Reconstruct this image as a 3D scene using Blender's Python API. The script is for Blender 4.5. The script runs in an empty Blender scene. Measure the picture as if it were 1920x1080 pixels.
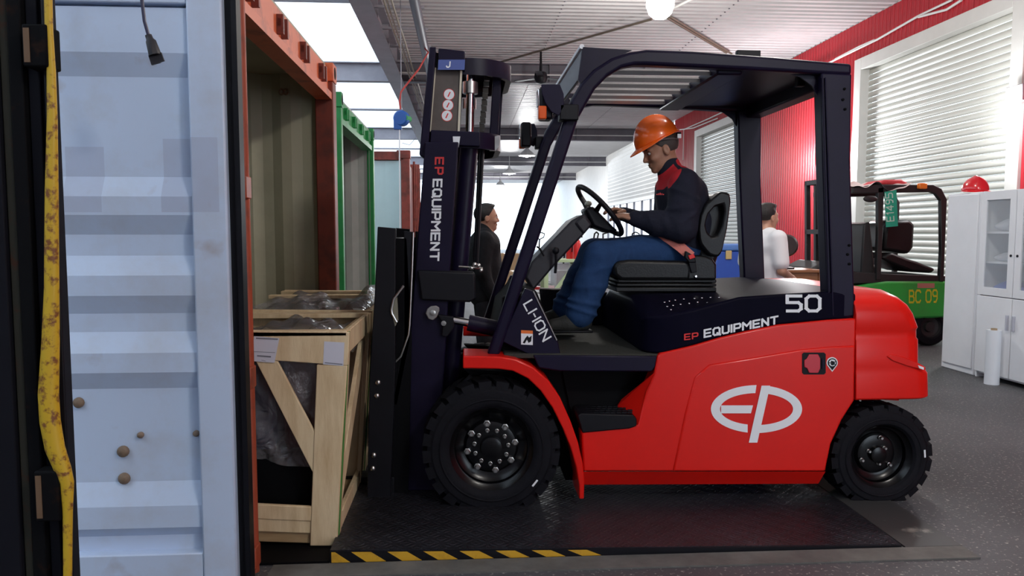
import bpy, bmesh, math, random
import numpy as np
from mathutils import Vector, Matrix, Euler
random.seed(4)
rng = np.random.default_rng(4)
S = bpy.context.scene
COL = S.collection
R = math.radians

# ------------------------------------------------------------------ camera
CAM = Vector((0.0, 0.0, 1.39)); FPX = 1400.0; YAW = R(3.68); PITCH = R(4.25)
cd = bpy.data.cameras.new('camera'); co = bpy.data.objects.new('camera', cd); COL.objects.link(co)
co.location = CAM; co.rotation_euler = (R(90) - PITCH, 0, -YAW)
cd.sensor_fit = 'HORIZONTAL'; cd.sensor_width = 36; cd.lens = FPX / 1920 * 36
cd.clip_start = 0.05; cd.clip_end = 400
S.camera = co

# ------------------------------------------------------------------ world, exposure
S.view_settings.view_transform = 'Standard'; S.view_settings.look = 'None'
S.view_settings.gamma = 1; S.view_settings.exposure = 0.0; S.view_settings.use_curve_mapping = False
S.cycles.use_denoising = True
S.cycles.max_bounces = 8; S.cycles.diffuse_bounces = 4; S.cycles.glossy_bounces = 4
S.cycles.transmission_bounces = 6; S.cycles.transparent_max_bounces = 12
S.cycles.sample_clamp_indirect = 4
WORLD = 4.2
w = bpy.data.worlds.new('overcast_sky'); S.world = w; w.use_nodes = True
nt = w.node_tree; bg = nt.nodes['Background']
bg.inputs[0].default_value = (0.76, 0.88, 1.0, 1); bg.inputs[1].default_value = WORLD

# ------------------------------------------------------------------ helpers
_f = Vector((math.sin(YAW) * math.cos(PITCH), math.cos(YAW) * math.cos(PITCH), -math.sin(PITCH)))
_r = Vector((math.cos(YAW), -math.sin(YAW), 0)); _u = _r.cross(_f)
def ray(px, py):
    return _f + _r * ((px - 960) / FPX) - _u * ((py - 540) / FPX)
def A(px, py, y=None, x=None, z=None):
    """point of the place that the survey pixel (px, py) shows, on a plane of known x, y or z"""
    d = ray(px, py)
    if y is not None: t = (y - CAM.y) / d.y
    elif x is not None: t = (x - CAM.x) / d.x
    else: t = (z - CAM.z) / d.z
    return CAM + d * t

W = {}
def link(o, parent=None):
    COL.objects.link(o)
    if parent is not None: o.parent = parent
    return o
def tag(o, label=None, cat=None, group=None, kind=None):
    if label: o['label'] = label
    if cat: o['category'] = cat
    if group: o['group'] = group
    if kind: o['kind'] = kind
    return o
def thing(name, label, cat, loc=(0, 0, 0), group=None, kind=None):
    o = bpy.data.objects.new(name, None); o.empty_display_size = 0.1
    link(o); o.location = loc; W[o.name] = Vector(loc)
    return tag(o, label, cat, group, kind)
def base_of(parent):
    return W.get(parent.name, Vector((0, 0, 0))) if parent is not None else Vector((0, 0, 0))

class MB:
    def __init__(s): s.v = []; s.f = []
    def add(s, vs, fs):
        n = len(s.v); s.v += [tuple(p) for p in vs]; s.f += [tuple(n + i for i in q) for q in fs]; return s
    def box(s, x0, x1, y0, y1, z0, z1):
        vs = [(x, y, z) for x in (x0, x1) for y in (y0, y1) for z in (z0, z1)]
        return s.add(vs, [(0, 1, 3, 2), (4, 6, 7, 5), (0, 4, 5, 1), (2, 3, 7, 6), (0, 2, 6, 4), (1, 5, 7, 3)])
    def prism(s, pts, vec):
        """closed outline of 3d points pushed along vec"""
        n = len(pts); vec = Vector(vec); P = [Vector(p) for p in pts]
        vs = P + [p + vec for p in P]
        nrm = Vector((0, 0, 0))
        for i in range(n): nrm += P[i].cross(P[(i + 1) % n])
        flip = nrm.dot(vec) > 0
        fs = [tuple(range(n)), tuple(range(2 * n - 1, n - 1, -1))]
        fs += [(i, n + i, n + (i + 1) % n, (i + 1) % n) for i in range(n)]
        if flip: fs = [tuple(reversed(q)) for q in fs]
        return s.add(vs, fs)
    def pp(s, pix, y0, y1, ref=None):
        """outline surveyed in pixels on plane y=ref (default y0), spanning y0..y1"""
        ref = y0 if ref is None else ref
        pts = [A(px, py, y=ref) for px, py in pix]
        return s.prism([(p.x, y0, p.z) for p in pts], (0, y1 - y0, 0))
    def bar(s, a, b, w, h, up=(0, 0, 1)):
        a = Vector(a); b = Vector(b); d = (b - a).normalized(); up = Vector(up)
        if abs(d.dot(up)) > 0.98: up = Vector((0, 1, 0))
        side = d.cross(up).normalized() * (w / 2); u2 = side.normalized().cross(d).normalized() * (h / 2)
        vs = [a - side - u2, a + side - u2, a + side + u2, a - side + u2, b - side - u2, b + side - u2, b + side + u2, b - side + u2]
        return s.add(vs, [(0, 1, 2, 3), (7, 6, 5, 4), (0, 4, 5, 1), (1, 5, 6, 2), (2, 6, 7, 3), (3, 7, 4, 0)])
    def tube(s, pts, r, n=10, closed=False, flat=1.0):
        P = [Vector(p) for p in pts]; m = len(P); rr = r if isinstance(r, (list, tuple)) else [r] * m
        rings = []; prev = None
        for i, p in enumerate(P):
            if closed: d = P[(i + 1) % m] - P[i - 1]
            else: d = P[min(i + 1, m - 1)] - P[max(i - 1, 0)]
            d.normalize()
            if prev is None:
                ref = Vector((0, 0, 1)) if abs(d.z) < 0.9 else Vector((0, 1, 0))
                a = d.cross(ref).normalized()
            else: a = (prev - d * prev.dot(d)).normalized()
            prev = a; b = d.cross(a)
            rings.append([p + (a * math.cos(2 * math.pi * k / n) + b * math.sin(2 * math.pi * k / n) * flat) * rr[i] for k in range(n)])
        vs = [q for ring in rings for q in ring]; fs = []
        for i in range(m if closed else m - 1):
            j = (i + 1) % m
            for k in range(n):
                fs.append((i * n + k, i * n + (k + 1) % n, j * n + (k + 1) % n, j * n + k))
        if not closed: fs += [tuple(range(n - 1, -1, -1)), tuple((m - 1) * n + k for k in range(n))]
        return s.add(vs, fs)
    def lathe(s, prof, c, axis=(0, 1, 0), n=48, cap=True):
        c = Vector(c); ax = Vector(axis).normalized()
        a = ax.cross(Vector((0, 0, 1)) if abs(ax.z) < 0.9 else Vector((1, 0, 0))).normalized(); b = ax.cross(a)
        vs = []; fs = []; m = len(prof)
        for r, t in prof:
            for k in range(n):
                an = 2 * math.pi * k / n
                vs.append(c + ax * t + (a * math.cos(an) + b * math.sin(an)) * r)
        for i in range(m - 1):
            for k in range(n):
                fs.append((i * n + k, (i + 1) * n + k, (i + 1) * n + (k + 1) % n, i * n + (k + 1) % n))
        if cap and prof[0][0] > 1e-5: fs.append(tuple(range(n)))
        if cap and prof[-1][0] > 1e-5: fs.append(tuple((m - 1) * n + k for k in range(n - 1, -1, -1)))
        return s.add(vs, fs)
    def ell(s, c, rx, ry, rz, n=16, m=10, rot=None):
        vs = []; fs = []; c = Vector(c)
        for i in range(m + 1):
            th = math.pi * i / m
            for k in range(n):
                ph = 2 * math.pi * k / n
                q = Vector((rx * math.sin(th) * math.cos(ph), ry * math.sin(th) * math.sin(ph), rz * math.cos(th)))
                if rot is not None: q = rot @ q
                vs.append(c + q)
        for i in range(m):
            for k in range(n):
                fs.append((i * n + k, (i + 1) * n + k, (i + 1) * n + (k + 1) % n, i * n + (k + 1) % n))
        return s.add(vs, fs)
    def grid(s, rows, flip=False):
        """rows of equal length of points -> surface"""
        n = len(rows[0]); vs = [p for r in rows for p in r]; fs = []
        for i in range(len(rows) - 1):
            for k in range(n - 1):
                q = (i * n + k, i * n + k + 1, (i + 1) * n + k + 1, (i + 1) * n + k)
                fs.append(q[::-1] if flip else q)
        return s.add(vs, fs)
    def mesh(s, name, off=(0, 0, 0), smooth=False, ang=None, weld=False):
        off = Vector(off); me = bpy.data.meshes.new(name)
        me.from_pydata([tuple(Vector(p) - off) for p in s.v], [], s.f)
        bm = bmesh.new(); bm.from_mesh(me)
        bmesh.ops.remove_doubles(bm, verts=bm.verts, dist=1e-5)
        bmesh.ops.recalc_face_normals(bm, faces=bm.faces)
        bm.to_mesh(me); bm.free()
        if smooth:
            for p in me.polygons: p.use_smooth = True
            if ang: me.set_sharp_from_angle(angle=R(ang))
        return me
    def build(s, name, mat, parent=None, smooth=False, ang=40, bevel=0, seg=2):
        o = bpy.data.objects.new(name, s.mesh(name, base_of(parent), smooth or bevel > 0, ang))
        link(o, parent); W[o.name] = base_of(parent)
        if mat is not None: o.data.materials.append(mat)
        if bevel > 0:
            b = o.modifiers.new('bevel', 'BEVEL'); b.width = bevel; b.segments = seg
            b.limit_method = 'ANGLE'; b.angle_limit = R(35); b.harden_normals = False
        return o
def piece(name, me, parent, loc, rot=None, scale=None, mat=None):
    """one piece sharing mesh data; loc in world coordinates"""
    o = bpy.data.objects.new(name, me); link(o, parent); o.location = Vector(loc) - base_of(parent)
    if rot is not None: o.rotation_euler = rot
    if scale is not None: o.scale = scale
    W[o.name] = Vector(loc)
    if mat is not None and not me.materials: me.materials.append(mat)
    return o
def copy_tree(o, parent=None):
    c = o.copy(); COL.objects.link(c); c.parent = parent; W[c.name] = W.get(o.name, Vector())
    for ch in list(o.children): copy_tree(ch, c)
    return c

# ------------------------------------------------------------------ materials
MATS = {}
def mat(name, col, rough=0.5, metal=0.0, var=0.0, vscale=8.0, col2=None, bump=0.0, bscale=60.0, stretch=None, coat=0.0,
        emit=0.0, spec=0.5, edge=None, thr=0.5, soft=0.12):
    """procedural surface: base colour with noise variation (or a second colour in blotches) and fine relief"""
    if name in MATS: return MATS[name]
    m = bpy.data.materials.new(name); m.use_nodes = True; MATS[name] = m
    t = m.node_tree; n = t.nodes; b = n['Principled BSDF']; L = t.links.new
    b.inputs['Base Color'].default_value = (*col, 1); b.inputs['Roughness'].default_value = rough
    b.inputs['Metallic'].default_value = metal; b.inputs['Specular IOR Level'].default_value = spec
    if coat: b.inputs['Coat Weight'].default_value = coat; b.inputs['Coat Roughness'].default_value = 0.06
    if emit: b.inputs['Emission Color'].default_value = (*col, 1); b.inputs['Emission Strength'].default_value = emit
    tc = n.new('ShaderNodeTexCoord'); mp = n.new('ShaderNodeMapping'); L(tc.outputs['Object'], mp.inputs[0])
    if stretch: mp.inputs['Scale'].default_value = stretch
    if var or col2:
        nz = n.new('ShaderNodeTexNoise'); nz.inputs['Scale'].default_value = vscale; nz.inputs['Detail'].default_value = 6
        nz.inputs['Roughness'].default_value = 0.65
        L(mp.outputs[0], nz.inputs['Vector'])
        cr = n.new('ShaderNodeValToRGB'); L(nz.outputs[0], cr.inputs[0])
        if col2:
            cr.color_ramp.elements[0].position = max(0, thr - soft); cr.color_ramp.elements[1].position = min(1, thr + soft)
            cr.color_ramp.elements[0].color = (*col, 1); cr.color_ramp.elements[1].color = (*col2, 1)
        else:
            cr.color_ramp.elements[0].position = 0.3; cr.color_ramp.elements[1].position = 0.7
            cr.color_ramp.elements[0].color = (*[c * (1 - var) for c in col], 1)
            cr.color_ramp.elements[1].color = (*[min(1, c * (1 + var)) for c in col], 1)
        L(cr.outputs[0], b.inputs['Base Color'])
    if bump:
        nb = n.new('ShaderNodeTexNoise'); nb.inputs['Scale'].default_value = bscale; nb.inputs['Detail'].default_value = 4
        L(mp.outputs[0], nb.inputs['Vector'])
        bp = n.new('ShaderNodeBump'); bp.inputs['Strength'].default_value = bump; bp.inputs['Distance'].default_value = 0.01
        L(nb.outputs[0], bp.inputs['Height']); L(bp.outputs[0], b.inputs['Normal'])
    return m
red_paint = mat('red_paint', (0.74, 0.011, 0.006), 0.28, var=0.04, vscale=3, coat=0.12, spec=0.35)
black_paint = mat('black_paint', (0.008, 0.0055, 0.022), 0.4, var=0.2, vscale=5, spec=0.2)
black_satin = mat('black_satin', (0.005, 0.005, 0.008), 0.5, var=0.2, vscale=9, spec=0.25)
black_deep = mat('black_deep', (0.003, 0.003, 0.004), 0.7, spec=0.1)
rubber = mat('rubber', (0.006, 0.006, 0.009), 0.75, spec=0.18, var=0.25, vscale=20, bump=0.15, bscale=80)
rim_black = mat('rim_black', (0.003, 0.003, 0.004), 0.25, spec=0.35)
vinyl = mat('vinyl', (0.007, 0.007, 0.008), 0.4, spec=0.35, bump=0.12, bscale=160)
plastic_dark = mat('plastic_dark', (0.02, 0.018, 0.024), 0.5, bump=0.05, bscale=200)
steel = mat('steel', (0.55, 0.54, 0.52), 0.32, metal=1.0, var=0.15, vscale=20)
chrome = mat('chrome', (0.75, 0.75, 0.76), 0.12, metal=1.0)
white_print = mat('white_print', (0.85, 0.87, 0.9), 0.5)
red_print = mat('red_print', (0.72, 0.02, 0.02), 0.5)
pine = mat('pine', (0.74, 0.58, 0.36), 0.7, col2=(0.52, 0.35, 0.18), vscale=3, stretch=(6, 6, 1.0), thr=0.6, soft=0.2, bump=0.1, bscale=30)
# ------------------------------------------------------------------ setting: floor
def floor_material():
    m = bpy.data.materials.new('speckled_concrete'); m.use_nodes = True; t = m.node_tree; n = t.nodes; L = t.links.new
    b = n['Principled BSDF']; tc = n.new('ShaderNodeTexCoord')
    a = n.new('ShaderNodeTexNoise'); a.inputs['Scale'].default_value = 0.9; a.inputs['Detail'].default_value = 5
    v = n.new('ShaderNodeTexNoise'); v.inputs['Scale'].default_value = 60; v.inputs['Detail'].default_value = 3
    L(tc.outputs['Object'], a.inputs[0]); L(tc.outputs['Object'], v.inputs[0])
    r1 = n.new('ShaderNodeValToRGB'); r1.color_ramp.elements[0].position = .3; r1.color_ramp.elements[1].position = .75
    r1.color_ramp.elements[0].color = (.045, .046, .052, 1); r1.color_ramp.elements[1].color = (.10, .10, .108, 1)
    r2 = n.new('ShaderNodeValToRGB'); r2.color_ramp.elements[0].position = .60; r2.color_ramp.elements[1].position = .70
    r2.color_ramp.elements[0].color = (0, 0, 0, 1); r2.color_ramp.elements[1].color = (1, 1, 1, 1)
    mx = n.new('ShaderNodeMixRGB'); mx.inputs[2].default_value = (.42, .41, .36, 1)
    L(a.outputs[0], r1.inputs[0]); L(v.outputs[0], r2.inputs[0]); L(r1.outputs[0], mx.inputs[1])
    mu = n.new('ShaderNodeMath'); mu.operation = 'MULTIPLY'; mu.inputs[1].default_value = .75
    L(r2.outputs[0], mu.inputs[0]); L(mu.outputs[0], mx.inputs[0]); L(mx.outputs[0], b.inputs['Base Color'])
    b.inputs['Roughness'].default_value = 0.55
    bp = n.new('ShaderNodeBump'); bp.inputs['Strength'].default_value = .25; bp.inputs['Distance'].default_value = .01
    L(v.outputs[0], bp.inputs['Height']); L(bp.outputs[0], b.inputs['Normal'])
    return m
m = MB(); m.box(-12, 14, -8, 62, -0.3, 0.0)
tag(m.build('floor', floor_material()), kind='structure')

# ------------------------------------------------------------------ setting: ceiling of ribbed sheets, beams
BX0, BX1, BZ = 3.2, 6.4, 3.9; ZC = 5.04; XW = 6.90; XG = -1.43
tin = mat('ceiling_tin', (0.60, 0.59, 0.60), 0.45, var=0.06, vscale=2)
beam_grey = mat('beam_grey', (0.13, 0.125, 0.15), 0.55, var=0.15, vscale=3)
girder_grey = mat('girder_grey', (0.34, 0.33, 0.37), 0.5, var=0.1, vscale=3)
def ribbed(x0, x1, y0, y1, z, pitch=0.2, dep=0.028, axis='x'):
    """trapezoid ribs running along x (profile along y)"""
    ys = []; y = y0; k = 0
    prof = [(0, 0), (.42, 0), (.52, 1), (.9, 1)]
    n = int(round((y1 - y0) / pitch))
    for i in range(n):
        for f, d in prof: ys.append((y0 + (i + f) * pitch, z + d * dep))
    ys.append((y1, z))
    mb = MB(); mb.grid([[(x0, yy, zz), (x1, yy, zz)] for yy, zz in ys]); return mb
ceiling = thing('ceiling', None, None, (0, 0, ZC), kind='structure')
BAYS = [-4, 6.6, 16.5, 26.5, 36.4, 46.2, 56]
XS = [XG, 1.62, 4.35, XW + .1]
shared = {}
for j in range(len(BAYS) - 1):
    for i in range(3):
        ribbed(XS[i], XS[i + 1] + .03, BAYS[j], BAYS[j + 1], ZC + .004 * i).build('ceiling_sheet', tin, ceiling)
    for i in range(2):          # lap seams with screw heads
        mb = MB(); x = XS[i + 1]
        yy = BAYS[j]
        while yy < min(BAYS[j + 1], 30):
            mb.box(x - .02, x + .0, yy + .03, yy + .05, ZC - .012, ZC + .0); yy += .2
        if mb.v: mb.build('screw_row', beam_grey, ceiling)
def ibeam(mb, a, b, w, h, t=.02):
    a = Vector(a); b = Vector(b); up = Vector((0, 0, 1))
    mb.bar(a + up * (t / 2), b + up * (t / 2), w, t); mb.bar(a + up * (h - t / 2), b + up * (h - t / 2), w, t)
    mb.bar(a + up * h / 2, b + up * h / 2, t, h - 2 * t); return mb
for Y in BAYS[1:-1]:
    mb = MB(); ibeam(mb, (XG, Y, 4.62), (XW + .05, Y, 4.62), .2, ZC - 4.62)
    for xx in np.arange(XG + 1.2, XW, 2.1): mb.box(xx, xx + .02, Y - .09, Y + .09, 4.64, 5.02)
    o = mb.build('cross_beam', beam_grey, ceiling)
    MB().tube([(XG, Y - .12, 4.80), (2, Y - .12, 4.79), (XW, Y - .12, 4.80)], .018, 6).build('conduit', mat('conduit_white', (.7, .7, .68), .5), o)
# girder over the row of containers, and the translucent canopy beyond it
mb = MB(); ibeam(mb, (XG, -4, 4.60), (XG, 56, 4.60), .3, .46, .025)
for yy in np.arange(-3, 55, 1.65): mb.box(XG - .13, XG + .13, yy, yy + .02, 4.63, 5.03)
mb.build('girder', girder_grey, ceiling)
for Y in BAYS[1:-1]:
    mb = MB(); ibeam(mb, (-9, Y, 4.62), (XG, Y, 4.62), .2, .4); mb.build('cross_beam', girder_grey, ceiling)
    mb = MB().tube([(-9, Y - 4.9, 4.85), (XG, Y - 4.9, 4.85)], .035, 6); mb.build('purlin', girder_grey, ceiling)
def translucent_material():
    m = bpy.data.materials.new('translucent_sheet'); m.use_nodes = True; t = m.node_tree; n = t.nodes; L = t.links.new
    out = n['Material Output']; n.remove(n['Principled BSDF'])
    d = n.new('ShaderNodeBsdfDiffuse'); d.inputs[0].default_value = (.7, .72, .74, 1)
    tr = n.new('ShaderNodeBsdfTranslucent'); tr.inputs[0].default_value = (.9, .93, .95, 1)
    mx = n.new('ShaderNodeMixShader'); mx.inputs[0].default_value = .5
    L(d.outputs[0], mx.inputs[1]); L(tr.outputs[0], mx.inputs[2]); L(mx.outputs[0], out.inputs[0])
    return m
transl = translucent_material()
for j in range(len(BAYS) - 1):
    ribbed(-9, XG, BAYS[j], BAYS[j + 1], ZC + .02, .16, .03).build('skylight_sheet', transl, ceiling)
# pipe and cables along the girder
mb = MB(); mb.tube([(XG + .77, -3, 4.55), (XG + .77, 30, 4.55)], .075, 12); mb.build('pipe', mat('pipe_grey', (.10, .095, .12), .45), ceiling, smooth=True)
for dx, zz, rr in ((.3, 4.7, .016), (.36, 4.66, .013), (.41, 4.72, .016)):
    MB().tube([(XG + dx, y, zz + .02 * math.sin(y * 1.7 + dx * 9)) for y in np.arange(0, 30, .8)], rr, 6).build('cable', mat('cable_cream', (.6, .57, .47), .6), ceiling, smooth=True)
mb = MB()
for yy in np.arange(2, 30, 1.2): mb.box(XG + .1, XG + .85, yy, yy + .03, 4.76, 4.80)
mb.build('cable_tray_rungs', girder_grey, ceiling)

# ------------------------------------------------------------------ setting: right wall, red ribbed panels, shutters
red_wall = mat('red_wall', (0.50, 0.022, 0.035), 0.4, var=0.05, vscale=1.5)
white_wall = mat('white_cladding', (0.74, 0.74, 0.72), 0.5, var=0.04, vscale=2)
trim_white = mat('trim_white', (0.66, 0.65, 0.62), 0.5, var=0.05, vscale=2)
slat_white = mat('slat_white', (0.58, 0.58, 0.53), 0.42, var=0.04, vscale=3)
d1a = A(1617, 130, x=XW); d1b = A(1903, 14, x=XW); D1Y0, D1Y1, D1Z = d1b.y, d1a.y, (d1a.z + d1b.z) / 2
d2a = A(1308, 254, x=XW); D2Y1 = d2a.y; D2Y0 = D2Y1 - (D1Y1 - D1Y0); D2Z = D1Z
YR = A(1262, 400, x=XW).y; YF = A(1140, 400, x=XW).y
wall = thing('wall_right', None, None, (XW, 0, 0), kind='structure')
def rib_panel(y0, y1, z0, z1, npitch=9):
    mb = MB(); rows = []; p = (y1 - y0) / npitch
    for i in range(npitch):
        for f, d in ((0, .012), (.06, .0), (.14, 0), (.2, .012), (.5, .012), (.53, .007), (.57, .007), (.6, .012)): rows.append((y0 + (i + f) * p, XW + d))
    rows.append((y1 - .004, XW + .012))
    mb.grid([[(x, y, z0), (x, y, z1)] for y, x in rows]); return mb
def rib_run(y0, y1, z0, z1):
    n = max(1, int(round((y1 - y0) / 1.0))); d = (y1 - y0) / n
    me = rib_panel(0, d, z0, z1).mesh('wall_panel', (XW, 0, 0))
    me.materials.append(red_wall)
    for i in range(n): piece('wall_panel', me, wall, (XW, y0 + i * d, 0))
JW = .22
rib_run(-4, D1Y0 - JW, 0, ZC); rib_run(D1Y0 - JW, D1Y1 + JW, D1Z + .2, ZC)
rib_run(D1Y1 + JW, D2Y0 - JW, 0, ZC); rib_run(D2Y0 - JW, D2Y1 + JW, D2Z + .2, ZC); rib_run(D2Y1 + JW, YR, 0, ZC)
mb = MB()
for a, b, z0 in ((-4, D1Y0, 0), (D1Y0, D1Y1, D1Z), (D1Y1, D2Y0, 0), (D2Y0, D2Y1, D2Z), (D2Y1, YR, 0), (YF, 56, 0)):
    e = .11; mb.box(XW + .03, XW + .25, a + (e if z0 == 0 and a > 0 else -e if z0 else 0), b - (e if z0 == 0 and b < 40 else -e if z0 else 0), z0 + (.1 if z0 else 0), ZC + .1)
mb.build('backing', white_wall, wall)
# white horizontal cladding above a window band, further along the same wall
mb = MB(); zz = 2.75; rows = []
while zz < ZC:
    for f, d in ((0, .0), (.7, .05), (.8, .0)): rows.append((zz + f * .16, XW - d))
    zz += .16
mb.grid([[(x, YR, z), (x, YF, z)] for z, x in rows]); mb.build('cladding', white_wall, wall)
mb = MB(); mb.box(XW - .05, XW + .1, YR, YF, 2.62, 2.76); mb.box(XW - .05, XW + .1, YR, YF, 0, .5)
mb.build('window_beam', white_wall, wall)
mull = MB().box(-.04, .04, -.04, .04, 0.5, 2.65).mesh('window_post'); mull.materials.append(beam_grey)
for yy in np.arange(YR + .3, YF, 1.35): piece('window_post', mull, wall, (XW, yy, 0))
def shutter(n, y0, y1, zt, single):
    d = thing('door_%d' % n, None, None, (XW, (y0 + y1) / 2, 0), kind='structure')
    P = .098; N = int(zt / P) + 1
    prof = [(0, 0), (.012, -.012), (.03, -.019), (.055, -.019), (.075, -.012), (.086, 0), (.088, .012), (P, .012)]
    def slat(z0):
        mb = MB(); rows = [[(XW + .14 + x, y0, z0 + z), (XW + .14 + x, y1, z0 + z)] for z, x in prof]; mb.grid(rows); return mb
    if single:
        me = slat(0).mesh('slat', (XW, (y0 + y1) / 2, 0), True, 30); me.materials.append(slat_white)
        for i in range(N): piece('slat', me, d, (XW, (y0 + y1) / 2, i * P))
    else:
        mb = MB()
        for i in range(N):
            q = slat(i * P); mb.add(q.v, q.f)
        mb.build('slat_curtain', slat_white, d)['kind'] = 'stuff'
    mb = MB(); mb.box(XW - .03, XW + .2, y0 - JW, y0, 0, zt + .2); mb.build('jamb', trim_white, d, bevel=.006)
    mb = MB(); mb.box(XW - .03, XW + .2, y1, y1 + JW, 0, zt + .2); mb.build('jamb', trim_white, d, bevel=.006)
    mb = MB(); mb.box(XW - .031, XW + .2, y0, y1, zt, zt + .2); mb.build('lintel', trim_white, d, bevel=.006)
    mb = MB(); mb.box(XW + .09, XW + .2, y0, y1, 0, .09); mb.build('bottom_rail', trim_white, d, bevel=.006)
shutter(1, D1Y0, D1Y1, D1Z, True); shutter(2, D2Y0, D2Y1, D2Z, False)
# unseen wall added behind the camera to cut skylight; doorway shapes what gets in
wb = thing('wall_back_added', None, None, (0, -4.2, 0), kind='structure')
mb = MB(); mb.box(-9, BX0, -4.4, -4.2, 0, ZC + .1); mb.box(BX1, XW + .3, -4.4, -4.2, 0, ZC + .1); mb.box(BX0, BX1, -4.4, -4.2, BZ, ZC + .1); mb.build('panel', girder_grey, wb)
wl_ = thing('wall_left', None, None, (-9, 0, 0), kind='structure'); MB().box(-9.2, -9, -4.4, 56, 0, ZC + .1).build('panel', girder_grey, wl_)
# white conduits on the red wall
cw = mat('conduit_white', (.7, .7, .68), .5)
def wall_tube(pix, r=.018):
    return MB().tube([A(px, py, x=XW - .03) for px, py in pix], r, 6)
for pix in ([(1785, 0), (1722, 30), (1645, 74), (1558, 116), (1440, 170), (1330, 222), (1282, 243), (1281, 300)], [(1803, 0), (1775, 18), (1722, 32)],
            [(1640, 75), (1610, 88), (1566, 111)], [(1345, 222), (1300, 240), (1268, 244)]):
    wall_tube(pix).build('conduit', cw, wall, smooth=True)

# ------------------------------------------------------------------ setting: steel dock plate, frame
def checker_material():
    m = mat('checker_plate', (.035, .035, .045), .42, metal=.6, var=.3, vscale=6)
    t = m.node_tree; n = t.nodes; L = t.links.new; b = n['Principled BSDF']
    tc = n.new('ShaderNodeTexCoord'); mp = n.new('ShaderNodeMapping'); mp.inputs['Rotation'].default_value = (0, 0, R(45))
    L(tc.outputs['Object'], mp.inputs[0])
    hs = []
    for k, (sx, sy) in enumerate(((1, 3), (3, 1))):
        sp = n.new('ShaderNodeMapping'); sp.inputs['Scale'].default_value = (14 * sx, 14 * sy, 1)
        sp.inputs['Location'].default_value = (.5 * k, .5 * k, 0)
        L(mp.outputs[0], sp.inputs[0]); vo = n.new('ShaderNodeTexVoronoi'); vo.inputs['Randomness'].default_value = 0
        vo.inputs['Scale'].default_value = 1
        L(sp.outputs[0], vo.inputs['Vector'])
        r = n.new('ShaderNodeValToRGB'); r.color_ramp.elements[0].position = .2; r.color_ramp.elements[1].position = .34
        r.color_ramp.elements[0].color = (1, 1, 1, 1); r.color_ramp.elements[1].color = (0, 0, 0, 1)
        L(vo.outputs['Distance'], r.inputs[0]); hs.append(r)
    mx = n.new('ShaderNodeMath'); mx.operation = 'MAXIMUM'; L(hs[0].outputs[0], mx.inputs[0]); L(hs[1].outputs[0], mx.inputs[1])
    bp = n.new('ShaderNodeBump'); bp.inputs['Strength'].default_value = .9; bp.inputs['Distance'].default_value = .004
    L(mx.outputs[0], bp.inputs['Height']); L(bp.outputs[0], b.inputs['Normal']); return m
PYN = 3.10; PXR = A(1688, 1036, y=PYN).x; PXL = A(619, 1040, y=PYN).x; PYF = 5.6; ZL = .055
pl = thing('dock_leveller', 'dark steel checker plate dock leveller under the red forklift', 'dock plate', ((PXL + PXR) / 2, 4.3, 0))
mb = MB(); mb.prism([(PXL, PYN, .002), (PXR, PYN, .002), (PXR, PYN, .012), (PXL, PYN, ZL)], (0, PYF - PYN, 0))
mb.build('plate', checker_material(), pl)
yellow_stripe = mat('stripe_yellow', (.62, .34, .02), .55, col2=(.4, .2, .02), vscale=18, thr=.66)
mb = MB(); mb.prism([(PXL, PYN - .008, .002), (PXR, PYN - .008, .002), (PXR, PYN - .008, .010), (PXL, PYN - .008, ZL - .004)], (0, .0075, 0))
mb.build('edge_strip', black_satin, pl)
for i in range(8):
    x0 = 622 + 67.5 * i - 30; tops = []
    def zt(x): return ZL - .004 + (x - PXL) / (PXR - PXL) * (.010 - ZL)
    a = A(x0, 1040, y=PYN).x; wd = .082; sl = .062
    pts = [(a, 1), (a + wd, 1), (a + wd + sl, 0), (a + sl, 0)]
    lim = A(622, 1040, y=PYN).x
    pts = [(max(x, lim), t) for x, t in pts]
    zz = lambda x, t: .004 if t == 0 else zt(x) - .002
    MB().prism([(x, PYN - .010, zz(x, t)) for x, t in pts], (0, .002, 0)).build('hazard_stripe', yellow_stripe, pl)
bm_ = thing('pit_shade', 'flat black sheet for the shaded bumper between the container mouth and the plate', 'pit', (-.72, 4.3, 0))
MB().box(-.92, PXL - .004, PYN - .01, PYF, .0006, .012).build('shade_sheet', black_deep, bm_)  # black sheet stands in for the shade of the open gap
fr = thing('pit_frame', 'worn steel angle frame around the dock plate', 'floor frame', (PXR + .2, 4.3, 0))
worn = mat('worn_steel', (.06, .06, .06), .5, metal=.3, col2=(.34, .33, .29), vscale=3.2, thr=.62, soft=.05)
MB().box(PXR + .012, PXR + .27, PYN - .02, PYF, .0005, .008).build('side_flange', worn, fr)
MB().box(-.80, PXR + .27, PYN - .14, PYN - .02, .0005, .007).build('front_flange', mat('worn_concrete', (.11, .108, .10), .7, var=.3, vscale=7), fr)
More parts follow.
